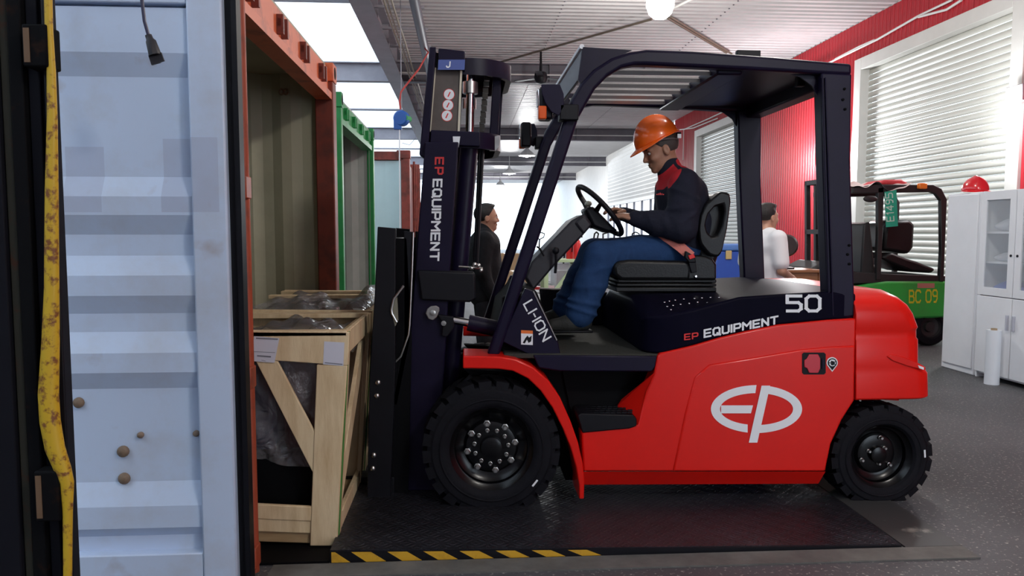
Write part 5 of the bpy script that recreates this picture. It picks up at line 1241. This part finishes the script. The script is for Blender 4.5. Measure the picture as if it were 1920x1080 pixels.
# ------------------------------------------------------------------ lamps
glow = mat('lamp_glow', (1, .97, .92), .5, emit=14)
def pendant(label, p, r, watt, parts=True):
    p = Vector(p); t = thing('pendant_lamp', label, 'lamp', p)
    MB().lathe([(0, -r * 1.15), (r * .45, -r * 1.05), (r * .8, -r * .75), (r, -r * .2), (r * .98, r * .3), (r * .75, r * .9), (r * .35, r * 1.4), (r * .3, r * 1.6)], p, (0, 0, 1), 24).build('bulb', glow, t, smooth=True)
    MB().lathe([(r * .34, r * 1.3), (r * .34, r * 2.0), (r * .15, r * 2.1), (.012, r * 2.1), (.012, ZC - p.z)], p, (0, 0, 1), 12, cap=False).build('socket', girder_grey, t, smooth=True)
    ld = bpy.data.lights.new('bulb_light', 'POINT'); ld.energy = watt; ld.shadow_soft_size = r * 1.2; ld.color = (1, .96, .9)
    lo = bpy.data.objects.new('bulb_light', ld); link(lo, t); lo.location = (0, 0, -r * 1.6); return t
PL = A(1238, 6, z=4.50)
pendant('large glowing bulb hanging from the ceiling above the forklift cab', PL, .19, 200)
pendant('large glowing bulb added out of view behind the camera as fill light', (2.6, -.6, 4.50), .19, 260)  # unseen bulb added to light the truck side from behind
pendant('large glowing bulb added out of view above the forklift roof as fill light', (2.6, 4.9, 4.50), .19, 160)  # unseen bulb added to brighten the cabinets, floor and standing man
bell = mat('bell_shade', (.55, .55, .55), .4)
def bell_lamp(label, px, py, z, watt):
    p = A(px, py, z=z); t = thing('pendant_lamp', label, 'lamp', p, group='bell lamps far down the hall')
    MB().lathe([(.30, -.12), (.29, -.10), (.22, .0), (.12, .08), (.07, .12), (.06, .22), (.012, .24), (.012, ZC - z)], p, (0, 0, 1), 20, cap=False).build('shade', bell, t, smooth=True)
    MB().ell(p + Vector((0, 0, -.06)), .09, .09, .12).build('bulb', glow, t, smooth=True)
    ld = bpy.data.lights.new('bulb_light', 'POINT'); ld.energy = watt; ld.shadow_soft_size = .12; lo = bpy.data.objects.new('bulb_light', ld); link(lo, t); lo.location = (0, 0, -.25)
bell_lamp('bell lamp hanging left of the near front pillar, nearest of the far ones', 988, 286, 4.30, 500)
bell_lamp('bell lamp second of those far down the hall', 955, 321, 4.30, 600); bell_lamp('bell lamp furthest down the hall', 938, 344, 4.30, 600)
def flood(label, px, py, watt):
    p = A(px, py, x=XW - .16); t = thing('wall_floodlight', label, 'lamp', p, group='floodlights on the red wall')
    MB().box(p.x - .05, p.x + .05, p.y - .14, p.y + .14, p.z - .10, p.z + .10).build('housing', girder_grey, t, bevel=.01)
    MB().box(p.x - .062, p.x - .045, p.y - .125, p.y + .125, p.z - .085, p.z + .085).build('lens', glow, t, bevel=.004)
    MB().box(p.x + .05, p.x + .17, p.y - .03, p.y + .03, p.z - .02, p.z + .02).build('arm', girder_grey, t)
    ld = bpy.data.lights.new('flood_light', 'POINT'); ld.energy = watt; ld.shadow_soft_size = .14; ld.color = (.95, .98, 1.0); lo = bpy.data.objects.new('flood_light', ld); link(lo, t); lo.location = (-.35, 0, -.25)
flood('bright floodlight on the red wall by the near shutter', 1908, 176, 75)
flood('small floodlight on the red wall seen past the rear pillar', 1541, 262, 260)
# ceiling fan and tie rods
fp = A(1014, 146, z=4.52); fn = thing('ceiling_fan', 'dark ceiling fan hanging at the cross beam beyond the mast', 'fan', fp)
MB().lathe([(0, -.12), (.10, -.10), (.14, 0), (.12, .10), (.03, .14), (.02, ZC - fp.z)], fp, (0, 0, 1), 16, cap=False).build('motor', black_satin, fn, smooth=True)
for k in range(3):
    a = R(20 + 120 * k); d = Vector((math.cos(a), math.sin(a), 0)); MB().bar(fp + d * .1, fp + d * .62, .13, .01).build('blade', plastic_dark, fn)
for a, b in ((A(936, 117, z=4.96), A(1222, 36, z=4.96)), (A(1252, 34, z=4.96), A(1362, 99, z=4.96)), (A(1258, 32, z=4.98), A(1372, 101, z=4.98))):
    MB().tube([a, b], .02, 6).build('tie_rod', mat('rod_brown', (.16, .13, .10), .5), ceiling, smooth=True)
MB().tube([A(1262, 16, z=4.9), A(1330, -18, z=4.9)], .02, 6).build('lamp_conduit', cw, ceiling, smooth=True)
# blue spring balancer on its red rope
YB = 10.8; KB = 1.48; bl0 = A(753, 222, y=YB); ba = thing('tool_balancer', 'blue spring balancer hanging on a red rope beside the girder', 'tool balancer', bl0)
MB().lathe([(.0, -.065), (.09, -.065), (.11, -.045), (.11, .045), (.09, .065), (0, .065)], bl0, (.3, 1, 0), 20).build('drum', mat('balancer_blue', (.03, .12, .45), .4), ba, smooth=True, ang=40)
MB().box(bl0.x - .11, bl0.x - .0, bl0.y - .045, bl0.y + .045, bl0.z - .16, bl0.z + .03).build('body', mat('balancer_blue', (.03, .12, .45), .4), ba, bevel=.01)
MB().tube([bl0 + Vector((0, 0, .05)), (bl0.x, bl0.y, 4.79)], .006, 6).build('cord', girder_grey, ba)
MB().lathe([(.045, -.08), (.045, .08)], bl0 + Vector((.075, 0, 0)), (.3, 1, 0), 12).build('cap', mat('cap_green', (.05, .35, .12), .4), ba, smooth=True)
MB().tube([(XG + .77, 13.0, 4.52), A(803, 98, y=12.6), A(785, 130, y=YB), A(765, 155, y=YB), A(752, 172, y=YB), A(749, 190, y=YB), A(751, 205, y=YB)], .013, 6).build('rope', mat('rope_red', (.55, .06, .05), .6), ba, smooth=True)
MB().tube([A(749, 240, y=YB), A(749, 300, y=YB), A(750, 430, y=YB)], .008, 6).build('wire', white_print, ba, smooth=True)
MB().tube([A(765, 228, y=YB), A(778, 240, y=YB), A(780, 258, y=YB), A(768, 272, y=YB), A(754, 268, y=YB)], .004, 6).build('loop', mat('loop_grey', (.2, .2, .25), .5), ba, smooth=True)

# ------------------------------------------------------------------ white steel cabinets on the right
cab_white = mat('cabinet_white', (.86, .88, .92), .35, var=.03, vscale=3)
def glass_material():
    m = bpy.data.materials.new('cabinet_glass'); m.use_nodes = True; b = m.node_tree.nodes['Principled BSDF']
    b.inputs['Base Color'].default_value = (.75, .82, .88, 1); b.inputs['Roughness'].default_value = .05; b.inputs['Alpha'].default_value = .22; return m
cglass = glass_material(); XC = 4.95
def cy(px): return A(px, 600, x=XC).y
zc_top = 1.78
k1 = thing('steel_cabinet', 'plain white steel cabinet under the red helmet, left of the glazed one', 'cabinet', (XC + .2, (cy(1768) + cy(1829)) / 2, 0))
MB().box(XC, XC + .42, cy(1829), cy(1768), .0, zc_top).build('body', cab_white, k1, bevel=.008)
MB().box(XC - .012, XC, cy(1826), cy(1771), .06, zc_top - .02).build('door', cab_white, k1, bevel=.004)
ya, yb = cy(1833), cy(1833) - .92
k2 = thing('glazed_cabinet', 'white steel cabinet with glass doors at the right edge', 'cabinet', (XC + .2, (ya + yb) / 2, 0))
MB().box(XC + .40, XC + .42, yb, ya, 0, zc_top).build('back', cab_white, k2)
for y_ in (ya - .02, yb): MB().box(XC, XC + .42, y_, y_ + .02, 0, zc_top).build('side', cab_white, k2)
for z_ in (0.04, .78, 1.10, 1.38, zc_top - .02): MB().box(XC + .02, XC + .42, yb + .02, ya - .02, z_, z_ + .018).build('shelf', cab_white, k2)
for (a, b) in ((ya, ya - .455), (ya - .465, yb)):
    z0, z1 = .80, zc_top - .01; fw = .075
    d = MB(); d.box(XC - .015, XC + .003, b, b + fw, z0, z1); d.box(XC - .015, XC + .003, a - fw, a, z0, z1); d.box(XC - .015, XC + .003, b + fw, a - fw, z0, z0 + fw); d.box(XC - .015, XC + .003, b + fw, a - fw, z1 - fw, z1)
    do = d.build('glass_door', cab_white, k2); MB().box(XC - .008, XC - .004, b + fw, a - fw, z0 + fw, z1 - fw).build('pane', cglass, do)
    lo_ = MB().box(XC - .015, XC + .003, b, a, .06, .79).build('lower_door', cab_white, k2, bevel=.004)
    hy = b + .035 if a == ya else a - .035
    MB().box(XC - .035, XC - .014, hy - .012, hy + .012, .50, .64).build('handle', mat('handle_grey', (.5, .52, .6), .35), lo_, bevel=.004)
    MB().lathe([(.012, 0), (.012, -.006), (0, -.006)], (XC - .015, hy, 1.18), (1, 0, 0), 10).build('lock', black_satin, do)
goods = [mat('bag_white', (.6, .62, .68), .5, bump=.5, bscale=40), mat('cloth_blue', (.03, .08, .45), .7, bump=.5, bscale=30), mat('box_grey', (.35, .36, .42), .6)]
for i, (fy, z_, w_, h_, m_) in enumerate(((.14, 1.40, .16, .14, 0), (.33, 1.40, .18, .2, 0), (.6, 1.40, .2, .16, 2), (.15, 1.12, .14, .10, 0), (.32, 1.12, .2, .15, 0), (.62, 1.12, .22, .14, 0), (.17, .80, .24, .16, 1), (.40, .80, .15, .12, 1), (.64, .80, .2, .18, 2))):
    yy = ya - .03 - fy; s = SDF(); s.ell((XC + .2, yy, z_ + h_ * .42), (.13, w_ / 2, h_ / 2), None, .03); s.ell((XC + .17, yy + .02, z_ + h_ * .3), (.15, w_ / 2.2, h_ / 3), Matrix.Rotation(R(20), 3, 'X'), .03)
    me = s.mesh('bundle', .014, (XC + .2, yy, z_), lambda X, Y, Z: (z_ + .001) - Z); o = bpy.data.objects.new('bundle', me); link(o); o.location = (XC + .2, yy, z_); me.materials.append(goods[m_])
    nm = ['white plastic bundle', 'blue folded cloth bundle', 'grey bundle'][m_]; sh = {1.40: 'top', 1.12: 'middle', .80: 'bottom'}[z_]
    ps = 'left' if fy < .25 else ('centre' if fy < .5 else 'right')
    tag(o, '%s at the %s of the %s shelf in the glazed cabinet' % (nm, ps, sh), 'bundle', 'bundles in the glazed cabinet')
rp0 = A(1859, 720, z=0); ro = thing('film_roll', 'white roll of wrapping film standing before the cabinets', 'roll', (rp0.x, rp0.y, 0))
MB().lathe([(.022, 0), (.062, 0), (.062, .5), (.022, .5)], rp0, (0, 0, 1), 24, cap=False).build('film', mat('film_white', (.8, .84, .9), .3), ro, smooth=True, ang=40)
MB().lathe([(.026, -.0), (.026, .515), (.02, .515), (.02, 0)], rp0, (0, 0, 1), 16, cap=False).build('core', mat('card', (.35, .25, .15), .8), ro, smooth=True, ang=40)
hp = A(1828, 362, x=XC + .12); hh = thing('hard_hat', 'red hard hat lying on top of the plain white cabinet', 'hard hat', (hp.x, hp.y, zc_top))
hatm = helmet(hh, Vector((hp.x, hp.y, zc_top + .028)), Vector((-.3, -.95, 0)).normalized(), Vector((.95, -.3, 0)).normalized(), Vector((0, 0, 1)), mat('red_shell', (.72, .02, .03), .2, coat=.5), 'shell', 1.05)

# ------------------------------------------------------------------ green forklift in front of the near shutter
GY = 8.7; GM = GY + .52
gf = thing('forklift', 'old green forklift marked BC 09 parked before the roller shutter', 'forklift', (A(1640, 660, y=GY).x, GM, 0))
def gp(name, mt, pix, y0, y1, parent=None, ref=GY, **k): return MB().pp(pix, y0, y1, ref=ref).build(name, mt, parent or gf, **k)
gm_ = lambda y: 2 * GM - y
green_paint = mat('green_paint', (.03, .38, .06), .4, col2=(.05, .28, .06), vscale=6, thr=.6)
gblack = mat('worn_black', (.014, .013, .014), .55, col2=(.03, .022, .02), vscale=9, thr=.68, soft=.05)
gp('body', green_paint, [(1560, 545), (1640, 530), (1662, 527), (1775, 527), (1812, 540), (1812, 595), (1740, 597), (1680, 600), (1560, 600)], GY, gm_(GY), bevel=.03)
gp('chassis', black_deep, [(1560, 595), (1800, 595), (1795, 628), (1720, 628), (1560, 630)], GY + .08, gm_(GY + .08))
gp('deck_plate', gblack, [(1600, 510), (1700, 515), (1775, 518), (1775, 530), (1600, 532)], GY + .02, gm_(GY + .02), bevel=.01)
for y_ in (GY - .0, gm_(GY)):
    d = 1 if y_ == GY else -1; y0, y1 = min(y_, y_ + .06 * d), max(y_, y_ + .06 * d)
    gp('guard_leg', gblack, [(1646, 352), (1658, 350), (1655, 440), (1652, 525), (1643, 525), (1646, 440)], y0, y1, bevel=.008)
    gp('guard_leg', gblack, [(1764, 372), (1776, 374), (1772, 470), (1770, 528), (1762, 528), (1765, 470)], y0, y1, bevel=.008)
    gp('guard_beam', gblack, [(1600, 352), (1640, 346), (1750, 346), (1766, 354), (1777, 376), (1764, 376), (1755, 364), (1745, 360), (1660, 362), (1600, 362)], y0, y1, bevel=.008)
gp('guard_roof', mat('roof_rust', (.12, .06, .035), .6, var=.4, vscale=10), [(1600, 352), (1750, 347), (1752, 353), (1600, 358)], GY + .06, gm_(GY + .06))
rows = []
for j in range(14):
    row = []
    for i in range(30):
        u, v = i / 29, j / 13; p = A(1598 + u * 110, 342, y=GY); z = p.z + .025 * math.sin(7 * u + 5 * v) + .02 * math.sin(19 * u - 9 * v) - .08 * max(0, .25 - v) * 4 * (.6 + .4 * math.sin(11 * u)) - .02 * (u - .5) ** 2
        row.append((p.x, GY - .03 + v * 1.0, z))
    rows.append(row)
MB().grid(rows).build('roof_cloth', mat('cloth_pinkish', (.60, .42, .40), .7, col2=(.75, .70, .68), vscale=3, thr=.5, bump=.4, bscale=20), gf, smooth=True)
gp('roof_bag', mat('bag_red', (.6, .05, .06), .5, bump=.3, bscale=30), [(1655, 344), (1668, 336), (1700, 335), (1714, 342), (1700, 346)], GY + .1, GY + .5, bevel=.02)
q = A(1728, 349, y=GY - .02); MB().box(q.x - .05, q.x + .05, GY - .06, GY + .0, q.z - .035, q.z + .035).build('indicator', mat('amber_pale', (.85, .22, .03), .3), gf, bevel=.012)
MB().ell(A(1632, 373, y=GY - .05), .09, .02, .04).build('mirror', gblack, gf, smooth=True)
pn = gp('number_plate', mat('plate_green', (.02, .42, .28), .4), [(1657, 360), (1679, 356), (1682, 424), (1660, 426)], GY - .02, GY - .01, ref=GY)
a, b = A(1676, 414, y=GY - .022), A(1673, 362, y=GY - .022); v = A(1663, 415, y=GY - .022) - a
text('E1495', a, (b - a) / text_len('E1495', .35), v, .16, .35).build('lettering', mat('plate_print', (.55, .8, .7), .5), pn)
bt = gp('faded_patch', mat('patch_pink', (.45, .18, .14), .6), [(1720, 531), (1752, 531), (1752, 540), (1720, 540)], GY - .004, GY - .001)
text_px('BC 09', GY - .004, (1705, 567), (1757, 566), (0, -22), gap=.3, t=.17).build('lettering', mat('hand_yellow', (.62, .55, .02), .6), gf)
gs = gp('seat_back', vinyl, [(1678, 470), (1682, 425), (1692, 412), (1730, 411), (1740, 420), (1737, 465), (1728, 478)], GY + .25, GY + .75, bevel=.04)
gp('seat_cushion', vinyl, [(1668, 484), (1690, 474), (1720, 486), (1740, 492), (1775, 506), (1768, 514), (1730, 512), (1690, 496)], GY + .2, GY + .8, bevel=.03)
gp('engine_cover', gblack, [(1700, 412), (1758, 411), (1762, 470), (1740, 480)], GY + .8, GY + .86, bevel=.02)
gp('cowl', gblack, [(1628, 420), (1640, 415), (1650, 510), (1630, 530), (1622, 520)], GY + .1, gm_(GY + .1), bevel=.02)
q = A(1611, 456, y=GM); dl2 = Vector((.6, 0, -.35)).normalized(); MB().tube([q + (dl2 * math.cos(t) + Vector((0, 1, 0)) * math.sin(t)) * .16 for t in np.linspace(0, 6.28, 28, endpoint=False)], .013, 8, closed=True).build('steering_wheel', black_satin, gf, smooth=True)
MB().tube([q, A(1600, 515, y=GM)], .035, 10).build('steering_column', gblack, gf, smooth=True)
for y_ in (GY + .2, gm_(GY + .26)):
    gp('mast_rail', gblack, [(1553, 336), (1561, 335), (1561, 640), (1553, 640)], y_, y_ + .06, ref=GY + .2); gp('mast_rail', gblack, [(1571, 334), (1580, 333), (1580, 640), (1571, 640)], y_, y_ + .06, ref=GY + .2)
for z_ in (333, 430, 560): gp('mast_tie', gblack, [(1553, z_), (1580, z_), (1580, z_ + 9), (1553, z_ + 9)], GY + .2, gm_(GY + .2), ref=GY + .2)
MB().tube([A(1566, 340, y=GM), A(1566, 600, y=GM)], .03, 10).build('lift_cylinder', steel, gf, smooth=True)
gp('backrest', gblack, [(1560, 388), (1572, 388), (1585, 420), (1570, 480), (1558, 520), (1552, 520), (1562, 470)], GY + .16, GY + .2, bevel=.006)
MB().lathe([(.05, 0), (.05, -.04), (.03, -.05), (0, -.05)], A(1577, 349, y=GY + .18), n=16).build('work_lamp', mat('lamp_grey', (.5, .55, .5), .3), gf, smooth=True)
gp('front_cover', gblack, [(1530, 505), (1560, 490), (1600, 520), (1600, 560), (1525, 560)], GY + .15, gm_(GY + .15), bevel=.03)
for px_, r_ in ((1575, .29), (1748, .235)):
    for s_, yo in ((1, GY + .02), (-1, gm_(GY + .02))):
        c = A(px_, 640, y=GY); c = Vector((c.x, yo, r_ + .002)); wl = bpy.data.objects.new('wheel', None); link(wl, gf); wl.location = c - base_of(gf); W[wl.name] = c
        MB().lathe([(r_ * .55, .02), (r_ * .62, 0), (r_ * .9, .01), (r_, .04), (r_, .17), (r_ * .9, .2), (r_ * .55, .19)], c, (0, s_, 0), 36, cap=False).build('tyre', rubber, wl, smooth=True, ang=40)
        MB().lathe([(r_ * .56, .02), (r_ * .5, .05), (r_ * .3, .06), (r_ * .25, .03), (0, .03)], c, (0, s_, 0), 28, cap=False).build('rim', gblack, wl, smooth=True, ang=40)

# ------------------------------------------------------------------ things standing about in the bright hall behind
pale_green = mat('pale_green_frame', (.48, .60, .36), .5)
bx0, bx1 = A(1024, 500, y=12.6).x, A(1160, 500, y=12.6).x; bz = A(1060, 492, y=12.6).z
bn = thing('work_stand', 'pale green framed stand with glazed sides seen under the steering column', 'stand', ((bx0 + bx1) / 2, 12.9, 0))
for x_ in (bx0, (bx0 + bx1) / 2 - .1, bx1):
    for y_ in (12.6, 13.2): MB().box(x_ - .035, x_ + .035, y_ - .035, y_ + .035, 0, bz).build('post', pale_green, bn)
MB().box(bx0 - .05, bx1 + .05, 12.55, 13.25, bz, bz + .05).build('top', pale_green, bn, bevel=.006)
MB().box(bx0 - .03, bx1 + .03, 12.58, 13.22, .15, .20).build('rail', pale_green, bn)
MB().bar((bx0, 12.6, .2), ((bx0 + bx1) / 2 - .1, 12.6, bz), .05, .06).build('brace', pale_green, bn)
MB().box(bx0 + .04, bx1 - .04, 12.62, 12.63, .2, bz - .02).build('pane', cglass, bn)
mb = MB(); mb.box(bx0 + .2, bx1 - .3, 12.75, 13.1, .2, bz - .15); mb.build('stored_box', mat('part_maroon', (.14, .02, .03), .5), bn, bevel=.03)
redm = mat('extinguisher_red', (.6, .02, .02), .3)
for i, (px_, py_, lab) in enumerate(((1082, 490, 'red fire extinguisher on the pale green stand, nearest the knee'), (1068, 490, 'red fire extinguisher on the pale green stand, beside the column'))):
    p = A(px_, py_, y=12.8 + .15 * i); p.z = bz + .05; e = thing('fire_extinguisher', lab, 'extinguisher', p, group='extinguishers on the stand')
    MB().lathe([(0, 0), (.06, .0), (.065, .02), (.065, .26), (.05, .31), (.02, .34), (.02, .38)], p, (0, 0, 1), 16).build('cylinder', redm, e, smooth=True, ang=50)
    MB().box(p.x - .02, p.x + .09, p.y - .015, p.y + .015, p.z + .37, p.z + .40).build('handle', black_satin, e, bevel=.004)
    MB().tube([p + Vector((-.02, 0, .37)), p + Vector((-.08, 0, .32)), p + Vector((-.09, 0, .12))], .012, 6).build('hose', black_satin, e, smooth=True)
# pallet trucks with upright tillers
def pallet_truck(x, y, rz, label, mt):
    t = thing('pallet_truck', label, 'pallet truck', (0, 0, 0), group='pallet trucks parked in the hall')
    for s_ in (-.2, .2): MB().box(-1.1, 0, s_ - .08, s_ + .08, .06, .13).build('fork', mt, t, bevel=.01)
    MB().box(-.02, .24, -.26, .26, .08, .62).build('power_unit', mt, t, bevel=.05, seg=3)
    MB().lathe([(.0, -.04), (.09, -.04), (.1, 0), (.09, .04), (0, .04)], (.12, 0, .1), (0, 1, 0), 18).build('drive_wheel', rubber, t, smooth=True, ang=40)
    MB().tube([(.18, 0, .5), (.26, 0, .95), (.30, 0, 1.22)], .022, 8).build('tiller', black_satin, t, smooth=True)
    MB().tube([(.30, 0, 1.20), (.31, -.12, 1.26), (.33, -.13, 1.36), (.33, 0, 1.40), (.33, .13, 1.36), (.31, .12, 1.26)], .018, 8, closed=True).build('grip_loop', black_satin, t, smooth=True)
    t.location = (x, y, 0); t.rotation_euler = (0, 0, rz)
rl = mat('truck_red', (.5, .03, .03), .35); gl = mat('truck_grey', (.25, .25, .27), .4)
for i, (px_, y_, m_, lab) in enumerate(((1006, 21, rl, 'red pallet truck far back, leftmost of the row'), (1046, 18.8, gl, 'grey pallet truck with upright tiller, second from the left of the row'), (1092, 17.0, rl, 'red pallet truck seen left of the steering wheel'), (1130, 15.4, gl, 'grey pallet truck seen under the steering wheel'), (1172, 18.6, rl, 'red pallet truck seen just beside the driver’s hands'), (1228, 14.0, gl, 'grey pallet truck in front of the driver’s chest'))):
    p = A(px_, 560, y=y_); pallet_truck(p.x, y_, R(-80 + 25 * (i % 3)), lab, m_)
card = mat('cardboard', (.42, .28, .16), .8, var=.1, vscale=4)
for i, (px_, y_, w_, d_, h_, lab) in enumerate(((936, 11.5, .5, .4, .55, 'cardboard box standing behind the far front pillar'), (962, 12.4, .6, .5, .75, 'taller cardboard box behind the near front pillar'), (948, 14, .5, .5, 1.0, 'tall cardboard box further back between the front pillars'))):
    p = A(px_, 560, y=y_); t = thing('cardboard_box', lab, 'box', (p.x, y_, 0), group='cardboard boxes in the hall')
    MB().box(p.x - w_ / 2, p.x + w_ / 2, y_ - d_ / 2, y_ + d_ / 2, 0, h_).build('carton', card, t, bevel=.006)
    MB().box(p.x - .03, p.x + .03, y_ - d_ / 2 - .002, y_ + d_ / 2 + .002, h_ - .12, h_ + .002).build('tape', mat('tape_tan', (.5, .4, .25), .3), t)
# blue chest with a yellow catch
p = A(1392, 524, y=8.3); bz_ = A(1392, 458, y=8.3).z; bc = thing('tool_chest', 'blue steel tool chest with yellow catch behind the seat', 'chest', (p.x, 8.3, 0))
MB().box(p.x - .30, p.x + .16, 8.3, 8.8, 0, bz_ - .08).build('body', mat('chest_blue', (.02, .09, .5), .4), bc, bevel=.01)
MB().box(p.x - .31, p.x + .17, 8.28, 8.82, bz_ - .075, bz_).build('lid', mat('chest_blue_pale', (.10, .25, .65), .4), bc, bevel=.02)
q = A(1366, 478, y=8.29); MB().box(q.x - .035, q.x + .035, 8.275, 8.30, q.z - .05, q.z + .05).build('catch', mat('catch_yellow', (.7, .5, .2), .4), bc, bevel=.008)
# brown desk and machine beside the man in white
p = A(1484, 505, y=8.0); dk = thing('wooden_desk', 'small brown wooden desk beside the man in the white T-shirt', 'desk', (p.x, 8.1, 0))
wood_brown = mat('desk_brown', (.30, .12, .05), .5, var=.2, vscale=5)
MB().box(p.x - .22, p.x + .30, 7.85, 8.4, p.z - .03, p.z).build('top', wood_brown, dk, bevel=.005)
MB().box(p.x - .20, p.x + .28, 7.89, 7.91, p.z - .30, p.z - .03).build('front_panel', wood_brown, dk)
for dx in (-.19, .27):
    for y_ in (7.89, 8.36): MB().box(p.x + dx - .02, p.x + dx + .02, y_ - .02, y_ + .02, 0, p.z - .03).build('leg', wood_brown, dk)
q = Vector((p.x - .02, 8.1, p.z)); fn2 = thing('desk_fan', 'small dark desk fan standing on the brown desk', 'fan', q)
MB().lathe([(.09, 0), (.09, .015), (.02, .03), (.014, .16)], q, (0, 0, 1), 16).build('base', black_satin, fn2, smooth=True, ang=40)
MB().lathe([(.11, -.04), (.125, 0), (.11, .04), (.0, .05)], q + Vector((0, 0, .26)), (.5, 1, 0), 20).build('cage', mat('fan_dark', (.04, .02, .02), .5), fn2, smooth=True)
